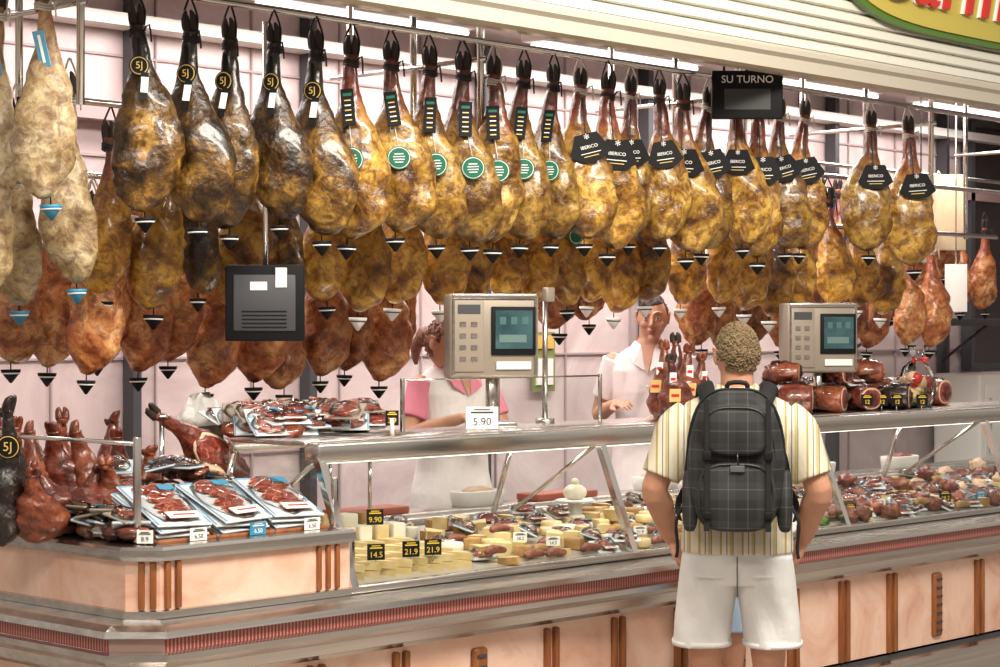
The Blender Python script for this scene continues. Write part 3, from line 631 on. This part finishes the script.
# --- inside the case
wed=MB(); wht=MB(); sau=MB(); lab=MB(); mp=MB()
def wedge(mb,x,y,z,r,h,a0,ang,tilt=0):
    n=7; M=T(x,y,z)@Rz(a0)@Rx(tilt); pt=[Vector((0,0,0))]+[Vector((r*math.cos(ang*(i/n-.5)),r*math.sin(ang*(i/n-.5)),0)) for i in range(n+1)]
    vs=pt+[p+Vector((0,0,h)) for p in pt]; m=n+2
    mb.add(vs,[tuple(range(m-1,-1,-1)),tuple(range(m,2*m)),(0,1,m+1,m),(m-1,0,m,2*m-1)],cheese,M,False)
    mb.add([v*1.004 for v in vs],[(i,i+1,m+i+1,m+i) for i in range(1,m-1)],rind,M,True)
for r in range(4):
    for c_ in range(8):
        Y=5.03+r*.10; x=4.62+c_*.075
        for s_ in range(2): wedge(wed,x+s_*.004,Y,deckz(Y)+s_*.028,.10,.026,R(95+U(-9,9)),R(38))
for c_ in range(7): wht.box((4.66+c_*.085,5.47,deckz(5.47)+.045),(.065,.08,.09),[cheese2,cheese][c_%2],None,.006)
for c_ in range(6): wht.box((4.66+c_*.095,5.60,deckz(5.60)+.055),(.08,.08,.11),[cheese,cheese2,rind][c_%3],None,.006)
for i in range(360):
    x=5.27+i*.013; Y=(5.03,5.11,5.20,5.29,5.38,5.47,5.56,5.65)[i%8]+U(-.02,.02); z=deckz(Y)+(.03 if i%7==0 else 0); t=random.random()
    if x<6.7:
        if t<.42: wedge(wed,x,Y,z,U(.06,.10),U(.025,.05),U(0,6.28),R(U(35,80)),U(-.15,.15))
        elif t<.54: wht.loft([superring((x,Y,z+q),VX_,VY_,g,g,20) for q,g in ((0,.040),(.006,.045),(.028,.045),(.034,.040))],[cheese2,cheese,rind][i%3])
        elif t<.64: wht.box((0,0,.022),(.07,.05,.045),[cheese2,cheese,rind][i%3],T(x,Y,z)@Rz(U(0,3)),.006)
        elif t<.82: pack(mp,T(x,Y,z+.012)@Rz(U(-1,1))@Rx(R(U(5,30))),.11,.085,i,[packw,None,cream,None][i%4],i%2==0)
        else: sau.tube([(x-.05,Y-.01,z+.02),(x,Y+.01,z+.025),(x+.05,Y,z+.02)],[.012,.018,.012],[meat2,rind][i%2],None,10,3,round_end=True)
    else:
        if t<.18: sau.ell((x,Y,z+.03),(.05,.04,.034),[meat2,ham_red,ham_gold,fat][i%4],None,16,10,.5,i,5)
        elif t<.62: pack(mp,T(x,Y,z+.012)@Rz(U(-1,1))@Rx(R(U(5,30))),.12,.09,i,[packw,None,None,cream][i%4],i%2==0)
        elif t<.80: sau.tube([(x-.06,Y-.01,z+.02),(x,Y+.01,z+.025),(x+.06,Y,z+.02)],[.013,.020,.013],[meat2,fat,rind][i%3],None,10,3,round_end=True)
        elif t<.84: wht.ell((x,Y,z+.015),(.04,.03,.02),leaf,None,12,8,.8,i,6)
        else: wedge(wed,x,Y,z,U(.06,.10),U(.025,.05),U(0,6.28),R(U(35,80)))
c=at(575,5.55,520); zz=deckz(5.55); wht.loft([superring((c.x,5.55,z),Vector((1,0,0)),Vector((0,1,0)),r,r,24) for z,r in ((zz+.085,.08),(zz+.092,.085),(zz+.096,.075))],paper)
wht.tube([(c.x,5.55,zz),(c.x,5.55,zz+.09)],.03,paper); wht.ell((c.x,5.55,zz+.125),(.05,.05,.036),cheese2); wht.ell((c.x,5.55,zz+.168),(.017,.017,.017),cheese2)
wed.build('cheese_wedges'); wht.build('fresh_cheeses'); sau.build('cured_sausages'); mp.build('packaged_sliced_meats')
for px,py,Y,k_ in [(375,517,5.30,'k'),(376,552,5.05,'k'),(411,549,5.05,'k'),(433,547,5.05,'k'),(520,538,5.2,'w'),(553,545,5.08,'w'),(640,536,5.1,'w'),(850,515,5.05,'k'),(880,510,5.1,'w'),(915,508,5.05,'w'),(981,497,5.05,'b'),(945,500,5.1,'k')]:
    c=at(px,Y,py); c.z=max(c.z,deckz(Y)+.05); tag(tags,T(c)@Rz(R(-30)),.062 if k_=='k' else .055,.056 if k_=='k' else .035,random.choice(('14.5','21.9','9.90','18.2')),k_)
tags.build('price_tags')

# ------------------------------------------------------------ people
skin=N_('skin',[(.3,(.44,.21,.13)),(.7,(.54,.28,.18))],scale=9,rough=.5,bump=.03)
skin.node_tree.nodes['Principled BSDF'].inputs['Subsurface Weight'].default_value=.08
skin.node_tree.nodes['Principled BSDF'].inputs['Subsurface Radius'].default_value=(.02,.008,.004)
hairb=N_('greying_brown_hair',[(.3,(.11,.068,.03)),(.7,(.27,.185,.095))],scale=60,rough=.6,bump=.6)
haird=N_('dark_hair',[(.3,(.02,.012,.008)),(.7,(.07,.04,.025))],scale=60,rough=.5,bump=.5)
hairr=N_('auburn_hair',[(.3,(.09,.03,.014)),(.7,(.26,.10,.05))],scale=50,rough=.5,bump=.5)
eyew=M_('eye_white',(.7,.68,.64),.2); iris=M_('iris',(.06,.03,.015),.2); lip=M_('lips',(.42,.13,.10),.45)
shirtm=stripe_mat('striped_shirt',[(0,(.60,.54,.41)),(.20,(.38,.29,.11)),(.30,(.64,.59,.47)),(.50,(.20,.18,.15)),(.55,(.64,.59,.47)),(.66,(.47,.38,.18)),(.79,(.18,.17,.15)),(.83,(.62,.57,.44))],13,(1,0,0),.85)
shortsm=N_('white_cotton',[(.3,(.66,.65,.64)),(.7,(.74,.73,.72))],scale=6,rough=.85,bump=.3)
pinkcoat=N_('pale_coat',[(.3,(.70,.60,.60)),(.7,(.78,.69,.69))],scale=6,rough=.8,bump=.25)
pinktee=N_('pink_tshirt',[(.3,(.66,.18,.26)),(.7,(.74,.25,.34))],scale=6,rough=.8,bump=.2)
whitecoat=N_('white_tunic',[(.3,(.70,.64,.63)),(.7,(.78,.73,.72))],scale=6,rough=.8,bump=.25)
bluec=N_('pale_blue_cotton',[(.3,(.33,.46,.64)),(.7,(.42,.55,.70))],scale=6,rough=.8,bump=.2)
VX,VY,VZ=Vector((1,0,0)),Vector((0,1,0)),Vector((0,0,1))
def headpt(d,f=1.0):
    x,y,z=d.x*.077,d.y*.098,d.z*.118
    if d.z<0:
        x*=1-.30*(-d.z)**1.4
        if d.y<0: y*=1-.30*(-d.z)
        else: y*=1-.05*(-d.z)
    if d.y>0: y*=.96
    return Vector((x,y,z))*f
def headloft(mb,mat,M,ffun,nu=32,nv=24):
    rings=[]
    for i in range(nv+1):
        a=math.pi*(i+.02)/(nv+.04); ring=[]
        for j in range(nu):
            b=2*math.pi*j/nu; d=Vector((math.sin(a)*math.cos(b),math.sin(a)*math.sin(b),math.cos(a))); ring.append(headpt(d,ffun(d)))
        rings.append(ring)
    mb.loft(rings,mat,M)
def add_head(bodymb,M):
    headloft(bodymb,skin,M,lambda d:1.0)
    bodymb.tube([(0,.088,.028),(0,.100,.005),(0,.113,-.018),(0,.104,-.028)],[.007,.009,.0125,.010],skin,M,10,2)
    for s in(-1,1):
        bodymb.ell((s*.011,.098,-.024),(.009,.010,.007),skin,M,10,6)
        bodymb.tube([(s*.010,.091,.034),(s*.03,.089,.040),(s*.052,.074,.034)],[.007,.008,.006],skin,M,8)
        bodymb.ell((s*.038,.068,-.022),(.024,.022,.022),skin,M,12,8)
        bodymb.ell((s*.079,-.006,.0),(.010,.020,.034),skin,M@T(0,0,0),12,8)
        bodymb.tube([(s*.083,-.02,.025),(s*.090,-.012,.033),(s*.089,.004,.024),(s*.083,.006,-.022)],.0045,skin,M,6,3)
    bodymb.ell((0,.086,-.052),(.026,.016,.018),skin,M,12,8); bodymb.ell((0,.080,-.092),(.026,.020,.020),skin,M,12,8)
def face_parts(mb,M,browm):
    for s in(-1,1):
        mb.ell((s*.031,.082,.012),(.0135,.012,.0095),eyew,M,12,8); mb.ell((s*.031,.0915,.012),(.0055,.004,.0055),iris,M,10,6)
        mb.tube([(s*.017,.090,.019),(s*.031,.0955,.0225),(s*.046,.085,.017)],.0032,skin,M,6,2); mb.tube([(s*.018,.089,.005),(s*.031,.0925,.003),(s*.045,.084,.007)],.0024,skin,M,6,2)
        mb.tube([(s*.014,.0975,.038),(s*.032,.0985,.045),(s*.054,.080,.037)],[.003,.004,.002],browm,M,6,2,flat=.8)
    mb.tube([(-.024,.0935,-.052),(-.008,.103,-.048),(0,.1035,-.050),(.008,.103,-.048),(.024,.0935,-.052)],[.002,.004,.0035,.004,.002],lip,M,8,2)
    mb.tube([(-.022,.0935,-.055),(0,.103,-.059),(.022,.0935,-.055)],[.002,.005,.002],lip,M,8,2)
def torso(mb,rows,mat,n=28,e=2.3): mb.loft([superring((0,y,z),VX,VY,rx,ry,n,e) for z,rx,ry,y in rows],mat)
def hand(mb,wrist,d,nrm,side,curl=.5,s=1.0):
    """d finger direction, nrm palm normal (palm side), side=+1/-1 thumb direction along w"""
    d=Vector(d).normalized(); nrm=Vector(nrm); nrm=(nrm-d*nrm.dot(d)).normalized(); w=d.cross(nrm)*side; W_=Vector(wrist)
    mb.loft([superring(W_+d*(t*s)+nrm*(.004*math.sin(t*30)),w,nrm,a*s,b*s,14,2.6) for t,a,b in ((-.02,.026,.019),(.01,.029,.018),(.04,.039,.016),(.07,.043,.015),(.088,.041,.012),(.094,.034,.008))],skin)
    for i,(o,L,r) in enumerate(((.031,.070,.0088),(.0105,.080,.009),(-.0105,.074,.0086),(-.031,.058,.0078))):
        p=W_+d*(.078*s)+w*(o*s); a=curl*(.5+.12*i); pts=[p]; ang=0; dd=d
        for q,fr in enumerate((.18,.42,.28,.24)):
            if q: ang+=a
            dd=(d*math.cos(ang)+nrm*math.sin(ang)+w*o*1.5).normalized(); p=p+dd*(L*fr*s); pts.append(p)
        mb.tube(pts,[r*s,r*s*1.02,r*s,r*s*.92,r*s*.78],skin,None,10,round_end=True)
    p=W_+d*.018*s+w*.030*s
    mb.tube([p-w*.012*s,p+w*.014*s+d*.022*s+nrm*.008*s,p+w*.024*s+d*.050*s+nrm*.016*s,p+w*.020*s+d*.076*s+nrm*.024*s],[.014*s,.013*s,.0105*s,.008*s],skin,None,10,2,round_end=True)
def arm(mb,sh,el,wr,r=(.052,.047,.040,.041,.028),s=1):
    sh,el,wr=Vector(sh),Vector(el),Vector(wr)
    mb.tube([sh,sh.lerp(el,.5),el,el.lerp(wr,.35),wr],[q*s for q in r],skin,None,14,3,round_end=True)
def leg(mb,s,hx=.095,kx=.10,ax=.10,ky=.01,H=1):
    mb.tube([(s*hx,0,.90*H),(s*(hx+kx)/2,.005,.70*H),(s*kx,ky,.48*H),(s*kx,-.018,.35*H),(s*ax,-.01,.09*H)],[.098,.080,.057,.058,.036],skin,None,16,3)
    mb.loft([superring((s*ax,y,z),VX,VZ,a,b,14,2.4) for y,z,a,b in ((-.06,.045,.020,.030),(-.045,.042,.034,.040),(.0,.045,.038,.044),(.07,.034,.045,.032),(.14,.022,.046,.020),(.175,.016,.030,.013))],skin)
def shoes(mb,s,ax,mat,sole):
    mb.loft([superring((s*ax,y,z),VX,VZ,a,b,18,2.6) for y,z,a,b in ((-.075,.045,.024,.036),(-.06,.048,.040,.048),(0,.052,.044,.050),(.07,.042,.051,.040),(.14,.032,.052,.030),(.19,.026,.036,.022))],mat)
    mb.loft([superring((s*ax,.055,z),VX,VY,a,b,20,2.4) for z,a,b in ((0.0,.050,.140),(.018,.054,.145))],sole)
def hairmb(mat,M,reg,f=1.07,curls=0,seed=1,low=.93,cs=(.007,.011)):
    mb=MB(); rr=random.Random(seed)
    headloft(mb,mat,M,lambda d: low+(f-low)*max(0,min(1,reg(d)*7+.5))+ (0.02*noise.noise(d*7) if reg(d)>0 else 0),48,36)
    for _ in range(curls):
        d=Vector((rr.gauss(0,1),rr.gauss(0,1),rr.gauss(0,1))).normalized()
        if reg(d)<.0: continue
        p=headpt(d,f*.99); t1=d.cross(Vector((rr.uniform(-1,1),rr.uniform(-1,1),rr.uniform(-1,1)))).normalized(); t2=d.cross(t1); q=rr.uniform(*cs)
        mb.tube([p-t1*q, p+d*q*.8, p+t1*q+t2*q*.3, p+t1*q*.6+t2*q*1.2-d*q*.3],[.0024,.0030,.0024,.001],mat,M,5,2)
    return mb
# ---- customer
CY=4.33; CX=kk(737)*CY; CS=.985
P=empty('customer_man',(CX,CY,0),R(-53)); P.scale=(CS,)*3
HD=T(0,.015,1.622)@Rz(R(14))@Rx(R(2))
b=MB(); torso(b,[(.80,.12,.10,0),(.88,.175,.13,-.01),(1.0,.17,.12,0),(1.12,.16,.115,.01),(1.25,.17,.12,.0),(1.36,.175,.11,-.01),(1.42,.14,.09,-.01),(1.46,.08,.07,-.01),(1.50,.060,.060,0),(1.60,.060,.062,.01)],skin)
leg(b,1,.10,.115,.12); leg(b,-1,.10,.115,.12); add_head(b,HD)
EL={1:(.292,-.045,1.145),-1:(-.298,-.045,1.145)}; WR={1:(.245,.10,.955),-1:(-.245,.11,.955)}
for s in(1,-1):
    arm(b,(s*.185,-.01,1.39),EL[s],WR[s],(.050,.052,.048,.050,.033)); dv=Vector(WR[s])-Vector(EL[s]); hand(b,Vector(WR[s])+dv.normalized()*.012,(-s*.35,.35,-.8),(-s*.9,-.1,-.2),-1 if s>0 else 1,.45,1.05)
b.fuse('body',.005,skin,P,4)
f=MB(); face_parts(f,HD,hairb); f.build('face_details',P)
def reg_c(d): return max(-1, (d.z-(.30+.35*max(0,d.y)) ) if d.y>-.05 else (d.z-(-.40 if abs(d.x)<.75 else -.1)))
hairmb(hairb,HD,reg_c,1.055,2600,3,.93,(.004,.0065)).build('hair',P)
b=MB(); torso(b,[(.915,.204,.156,-.01),(.95,.203,.155,-.01),(1.0,.200,.152,0),(1.12,.196,.150,.01),(1.25,.202,.150,0),(1.35,.212,.144,-.012),(1.41,.212,.130,-.015),(1.455,.185,.112,-.015),(1.49,.11,.088,-.01),(1.505,.080,.078,-.005)],shirtm)
for s in(1,-1):
    e_=Vector(EL[s]); sh=Vector((s*.165,-.012,1.395)); b.tube([sh,sh.lerp(e_,.25)+Vector((s*.016,0,.020)),sh.lerp(e_,.45)+Vector((s*.012,0,.008)),sh.lerp(e_,.66)+Vector((s*.006,0,0)),sh.lerp(e_,.84)],[.078,.082,.079,.074,.073],shirtm,None,20,3)
b.tube([(.066*math.cos(a),.068*math.sin(a)-.002,1.506+.01*math.sin(a)) for a in [i*math.pi/12 for i in range(-20,5)]],.017,shirtm,None,8)
for i,v in enumerate(b.v):
    if v.z<1.3: k_=.006*math.sin(v.x*55+v.z*9)*min(1,(1.3-v.z)*4); b.v[i]=v+Vector((0,-k_ if v.y<0 else k_,0))
b.fuse('striped_shirt',.005,shirtm,P,2)
b=MB(); torso(b,[(.80,.175,.13,-.005),(.88,.20,.15,-.01),(.94,.196,.145,-.005)],shortsm)
for s in(1,-1):
    b.loft([[p+Vector((0,.006*math.sin(p.x*45+z*22),0)) for p in superring((s*x,y,z),VX,VY,rx,ry,32,2.3)] for z,x,y,rx,ry in ((.90,.10,-.01,.10,.13),(.85,.102,-.01,.105,.13),(.80,.105,-.01,.108,.128),(.74,.112,-.005,.107,.122),(.68,.120,0,.106,.115),(.60,.127,.005,.104,.112),(.57,.128,.005,.106,.113))],shortsm)
b.fuse('white_shorts',.005,shortsm,P,2)
b=MB(); b.tube([(0,-.163,.91),(0,-.150,.82),(0,-.12,.76)],.002,darkgrey,None,5)
for s in(1,-1):
    b.box((s*.10,-.160,.84),(.10,.004,.005),shortsm,None); b.tube([(s*.19,-.06,.88),(s*.205,-.03,.70),(s*.215,-.02,.60)],.0022,shortsm,None,5,2)
    b.loft([superring((s*.128,.005,z),VX,VY,.1095,.1165,24,2.3) for z in (.572,.590)],shortsm)
b.build('shorts_seams',P)
b=MB(); shm=M_('tan_shoe',(.22,.13,.07),.6); 
for s in(1,-1): shoes(b,s,.12,shm,darkgrey)
b.build('shoes',P)
# ---- backpack (worn by customer, own object)
B=empty('backpack',(CX,CY,0),R(-53)); B.scale=(CS,)*3; pl=plaid('plaid_fabric'); strap=M_('black_webbing',(.010,.010,.011),.7,spec=.3); zipm=M_('zipper',(.05,.05,.05),.35,.6)
b=MB(); BY=-.16
def rb(mb,x,z,y0,y1,w,h,mat,e=4.5,n=36,tp=1.0):
    rows=[]
    for y,f in ((y0,.80),(y0+(y1-y0)*.06,.92),(y0+(y1-y0)*.2,.985),(y0+(y1-y0)*.6,1),(y1,.97)):
        r=superring((x,y,z),VX,VZ,w/2*f,h/2*(1-(1-f)*.6),n,e)
        for p in r:
            t=(p.z-z)/(h/2); 
            if t>0: p.x=x+(p.x-x)*(1-(1-tp)*t)
            p.y+=.012*noise.noise(p*14)
        rows.append(r)
    mb.loft(rows,mat)
rb(b,-.005,1.26,BY-.20,BY+.02,.345,.50,pl,3.0,44,.84)
rb(b,-.005,1.14,BY-.255,BY-.15,.28,.24,pl,3.4,40,.94)
rb(b,-.005,1.375,BY-.240,BY-.15,.25,.19,pl,3.0,40,.85)
for s in(1,-1): rb(b,s*.165,1.12,BY-.17,BY-.02,.055,.22,pl,3.5,24)
b.build('bag_panels',B)
b=MB()
def arc(mb,w,h,z,y,mat,r=.004,tp=.85,a0=-20,a1=200):
    pts=[]
    for i in range(25):
        a=R(a0+(a1-a0)*i/24); ca,sa=math.cos(a),math.sin(a); x=math.copysign(abs(ca)**.6,ca)*w/2; zz=math.copysign(abs(sa)**.6,sa)*h/2
        if zz>0: x*=1-(1-tp)*zz/(h/2)
        pts.append((x-.005,y,z+zz))
    mb.tube(pts,r,mat,None,6)
arc(b,.348,.502,1.26,BY-.09,zipm,.004,.84); arc(b,.348,.502,1.26,BY-.125,strap,.006,.84); arc(b,.255,.21,1.15,BY-.253,zipm,.004,.94); arc(b,.225,.15,1.375,BY-.236,zipm,.004,.85)
for s in(1,-1):
    b.box((s*.105,BY-.262,1.155),(.020,.008,.26),strap,None,.002,1); b.box((s*.105,BY-.248,1.38),(.018,.008,.20),strap,None,.002,1); b.box((s*.105,BY-.270,1.285),(.030,.012,.034),black,None,.004)
    b.box((s*.105,BY-.270,1.08),(.028,.012,.026),black,None,.004)
    b.tube([(s*.15,BY-.12,1.33),(s*.178,BY-.08,1.23),(s*.185,BY-.05,1.08)],.008,strap,None,6,3,flat=.4)
    b.tube([(s*.085,BY-.0,1.44),(s*.105,-.115,1.482),(s*.118,-.04,1.518),(s*.125,.06,1.488),(s*.135,.140,1.38),(s*.155,.158,1.20),(s*.215,.06,1.08),(s*.205,BY+.03,1.04)],[.03,.032,.032,.03,.028,.02,.014,.012],strap,None,10,4,flat=.38,up=(0,1,0))
    b.tube([(s*.185,BY-.03,1.10),(s*.215,BY-.06,1.04),(s*.21,BY-.05,.95),(s*.215,BY-.05,.91)],.006,strap,None,6,3)
b.box((0,BY-.262,1.24),(.05,.006,.022),M_('badge',(.25,.25,.26),.3,.8),None,.002,1)
b.tube([(-.035,BY-.06,1.50),(-.03,BY-.07,1.53),(.03,BY-.07,1.53),(.035,BY-.06,1.50)],.009,strap,None,8,3)
b.tube([(0,BY-.24,1.30),(0,BY-.255,1.28),(.002,BY-.257,1.25)],.003,zipm,None,6)
b.build('straps_and_zips',B)
# ---- child in front of the customer
ky=4.66; K=empty('child',(kk(750)*ky,ky,0),R(-20))
b=MB(); h=.76
def sc3(rows): return [(z*h,rx*h*.9,ry*h*.95,y*h) for z,rx,ry,y in rows]
HK=T(0,.01,1.20)@Sc(.92,.92,.88)
torso(b,sc3([(.80,.12,.10,0),(.88,.17,.13,0),(1.1,.15,.12,0),(1.3,.17,.12,0),(1.42,.16,.10,0),(1.48,.07,.06,0),(1.52,.05,.05,0)]),skin); b.tube([(0,0,1.08),(0,.005,1.16)],.042,skin,None,12)
for s in(1,-1):
    b.tube([(s*.07,0,.70),(s*.075,.005,.55),(s*.08,.01,.38),(s*.08,-.01,.28),(s*.08,-.005,.07)],[.072,.062,.045,.043,.028],skin,None,14,3)
    arm(b,(s*.125,0,1.06),(s*.17,0,.84),(s*.15,.08,.68),(.036,.034,.029,.029,.02)); hand(b,(s*.15,.085,.67),(0,.2,-.9),(-s,0,0),-1 if s>0 else 1,.4,.7)
add_head(b,HK); b.fuse('body',.005,skin,K,4)
f=MB(); face_parts(f,HK,hairb); f.build('face_details',K); hairmb(hairb,HK,reg_c,1.08,300,5).build('hair',K)
b=MB(); torso(b,sc3([(.93,.205,.165,0),(1.1,.19,.15,0),(1.3,.195,.15,0),(1.40,.19,.13,0),(1.47,.12,.09,0),(1.49,.08,.07,0)]),whitecoat)
for s in(1,-1): b.tube([(s*.12,0,1.05),(s*.145,0,.96),(s*.162,0,.90)],[.055,.055,.056],whitecoat,None,14)
b.fuse('tshirt',.006,whitecoat,K,3)
b=MB(); torso(b,[(.60,.13,.10,0),(.68,.14,.115,0),(.74,.135,.11,0)],bluec)
for s in(1,-1): b.loft([superring((s*x,0,z),VX,VY,r,r*1.1,20) for z,x,r in ((.68,.07,.078),(.60,.078,.08),(.53,.082,.082))],bluec)
b.fuse('blue_shorts',.006,bluec,K,3)
b=MB()
for s in(1,-1): b.loft([superring((s*.08,y,z),VX,VZ,a,c_,14,2.5) for y,z,a,c_ in ((-.05,.035,.02,.03),(-.04,.036,.032,.036),(.02,.036,.035,.035),(.09,.026,.038,.024),(.13,.02,.026,.016))],white)
b.build('shoes',K)
# ---- vendors
def vendor(name,loc,yaw,H,headM,elb,wri,hdirs,coat,sleeve,slen,hair_,reg,curls,female=False,apron=None):
    V=empty(name,loc,yaw); V.scale=(H/1.75,)*3; b=MB(); f=.92 if female else 1
    torso(b,[(.80,.13,.10,0),(.90,.175,.125,0),(1.0,.165*f,.12,0),(1.1,.155*f,.11,0),(1.25,.17*f,.118,0),(1.36,.185*f,.115,0),(1.44,.165*f,.095,0),(1.49,.085,.07,0),(1.53,.056*f,.056*f,.005),(1.60,.054*f,.056*f,.015)],skin)
    leg(b,1); leg(b,-1); add_head(b,headM)
    for s in(1,-1):
        arm(b,(s*.185*f,0,1.42),elb[s],wri[s],tuple(q*f for q in(.050,.048,.040,.041,.027)))
        hd,hn=hdirs[s]; hand(b,wri[s],hd,hn,-1 if s>0 else 1,.5,.95*f)
    b.fuse('body',.005,skin,V,2)
    q=MB(); face_parts(q,headM,hair_); q.build('face_details',V); hairmb(hair_,headM,reg,1.06,curls,4,.93,(.004,.007)).build('hair',V)
    b=MB(); torso(b,[(.50,.21,.16,0),(.70,.205,.155,0),(.90,.20,.15,0),(1.0,.19*f,.145,0),(1.12,.18*f,.14,0),(1.25,.19*f,.15 if female else .145,.01),(1.36,.20*f,.14,.005),(1.43,.185*f,.115,0),(1.475,.12,.09,-.005),(1.495,.085,.078,-.01)],coat)
    sl=MB(); tgt=b if sleeve is coat else sl
    for s in(1,-1):
        sh=Vector((s*.175*f,0,1.415)); e_=Vector(elb[s]); w_=Vector(wri[s]); 
        pts=[sh,sh.lerp(e_,.5),e_]; rad=[.075*f,.068*f,.062*f]
        if slen>1: pts+= [e_.lerp(w_,.5),e_.lerp(w_,.86)]; rad+=[.056*f,.046*f]
        else: pts=[sh,sh.lerp(e_,.35),sh.lerp(e_,.70)]; rad=[.074*f,.070*f,.066*f]
        tgt.tube(pts,rad,sleeve,None,16,3,round_end=False)
    if sleeve is not coat:
        torso(sl,[(1.1,.165*f,.125,0),(1.3,.185*f,.13,0),(1.42,.18*f,.11,0),(1.485,.10,.082,-.005),(1.505,.074,.07,-.005)],sleeve); sl.fuse('tshirt',.006,sleeve,V,3)
    for i,v in enumerate(b.v):
        k_=.005*math.sin(v.x*50+v.z*14); b.v[i]=v+Vector((0,-k_ if v.y<0 else k_,0))
    b.fuse('tunic',.006,coat,V,3)
    b=MB()
    for s in(1,-1): b.add([Vector((s*.075,.03,1.515)),Vector((s*.035,.10,1.49)),Vector((s*.012,.155,1.36)),Vector((s*.075,.150,1.40)),Vector((s*.10,.09,1.475))],[(0,1,2,3,4)],apron or coat,None,False)
    b.add([Vector((-.038,.098,1.495)),Vector((.038,.098,1.495)),Vector((.004,.160,1.355)),Vector((-.004,.160,1.355))],[(0,1,2,3)],skin,None,False)
    for z in(1.28,1.18,1.08): b.ell((.0,.158,z),(.007,.003,.007),paper)
    b.build('collar_and_buttons',V,recalc=False)
    b=MB(); tr=M_('trousers',(.65,.62,.60),.8)
    for s in(1,-1): b.loft([superring((s*x,0,z),VX,VY,r,r,18) for z,x,r in ((.85,.09,.095),(.5,.10,.08),(.1,.10,.065))],tr)
    b.build('trousers',V); b=MB()
    for s in(1,-1): shoes(b,s,.10,white,darkgrey)
    b.build('shoes',V); return V
Y=6.62
def reg_v(d): return (d.z-(.62-.1*d.x)) if d.y>.15 else ((d.z-.12) if d.y>-.15 else d.z+.40)
vendor('vendor_man',(kk(650)*Y,Y,.12),R(124),1.76,T(-.02,.06,1.63)@Rz(R(2))@Rx(R(-9)),{1:(.27,-.03,1.13),-1:(-.26,.02,1.14)},{1:(.16,.20,1.19),-1:(-.10,.25,1.13)},{1:((-.5,.85,.1),(-.3,-.1,-.9)),-1:((.6,.8,-.1),(.3,0,-.9))},pinkcoat,pinkcoat,1,haird,reg_v,350,False)
Y=6.30
def reg_w(d): return (d.z-.45) if d.y>.35 else (d.z+.55 if d.y<-.1 else d.z-.05)
V=vendor('vendor_woman',(kk(452)*Y,Y,.12),R(165),1.66,T(.07,.05,1.60)@Rz(R(22))@Rx(R(-14)),{1:(.25,.04,1.18),-1:(-.23,.10,1.18)},{1:(.10,.27,1.26),-1:(-.08,.30,1.22)},{1:((-.6,.75,.1),(-.3,-.1,-.9)),-1:((.4,.85,.1),(.3,0,-.9))},whitecoat,pinktee,1,hairr,reg_w,600,True,pinktee)
q=MB(); HW=T(.07,.05,1.60)@Rz(R(22))@Rx(R(-14)); q.ell((0,-.12,.0),(.045,.04,.05),hairr,HW,14,8,.3); q.tube([(0,-.135,.0),(0,-.16,-.06),(0,-.14,-.14)],[.028,.03,.008],hairr,HW,10,3); q.build('ponytail',V)

# ------------------------------------------------------------ light, world, camera
def area(name,loc,tgt,sx,sy,en,col=(1,.95,.88)):
    l=bpy.data.lights.new(name,'AREA'); l.shape='RECTANGLE'; l.size=sx; l.size_y=sy; l.energy=en; l.color=col
    o=bpy.data.objects.new(name,l); S.collection.objects.link(o); o.location=loc; o.rotation_euler=(Vector(tgt)-Vector(loc)).to_track_quat('-Z','Y').to_euler(); return o
area('hall_light',(4.6,2.2,4.3),(6.3,5.6,1.9),4,.5,340,(1,.93,.82))
area('hall_light_left',(1.0,3.0,3.6),(4.5,5.6,1.8),1.6,.6,60,(1,.93,.83))
area('stall_ceiling_light',(8,6.6,3.25),(8,6.6,0),8,.5,180,(1,.93,.87))
area('stall_ceiling_light_rear',(9,7.6,3.25),(9,7.8,0),9,.4,120,(1,.93,.89))
area('case_light',(7.9,5.26,1.235),(7.9,5.38,.8),6.6,.06,14,(1,.94,.84))
w=bpy.data.worlds.new('W'); S.world=w; w.use_nodes=True; nt=w.node_tree; n=nt.nodes; l=nt.links; bg=n['Background']
tc=n.new('ShaderNodeTexCoord'); sx=n.new('ShaderNodeSeparateXYZ'); cr=n.new('ShaderNodeValToRGB')
l.new(tc.outputs['Generated'],sx.inputs[0]); mr=n.new('ShaderNodeMapRange'); mr.inputs['From Min'].default_value=-.3; mr.inputs['From Max'].default_value=1; l.new(sx.outputs['Z'],mr.inputs['Value'])
l.new(mr.outputs[0],cr.inputs['Fac']); els=cr.color_ramp.elements; els[0].position=.1; els[0].color=(.22,.16,.12,1); els[1].position=.8; els[1].color=(1,.93,.84,1)
e_=els.new(.32); e_.color=(.72,.62,.53,1); l.new(cr.outputs[0],bg.inputs['Color']); bg.inputs['Strength'].default_value=.62
cam=bpy.data.cameras.new('camera'); co=bpy.data.objects.new('camera',cam); S.collection.objects.link(co); cam.sensor_width=36; cam.lens=72; co.location=(0,0,EYE); co.rotation_euler=(R(90),0,-math.atan2(FX,FY)); S.camera=co
S.view_settings.view_transform='Standard'; S.view_settings.exposure=0.10
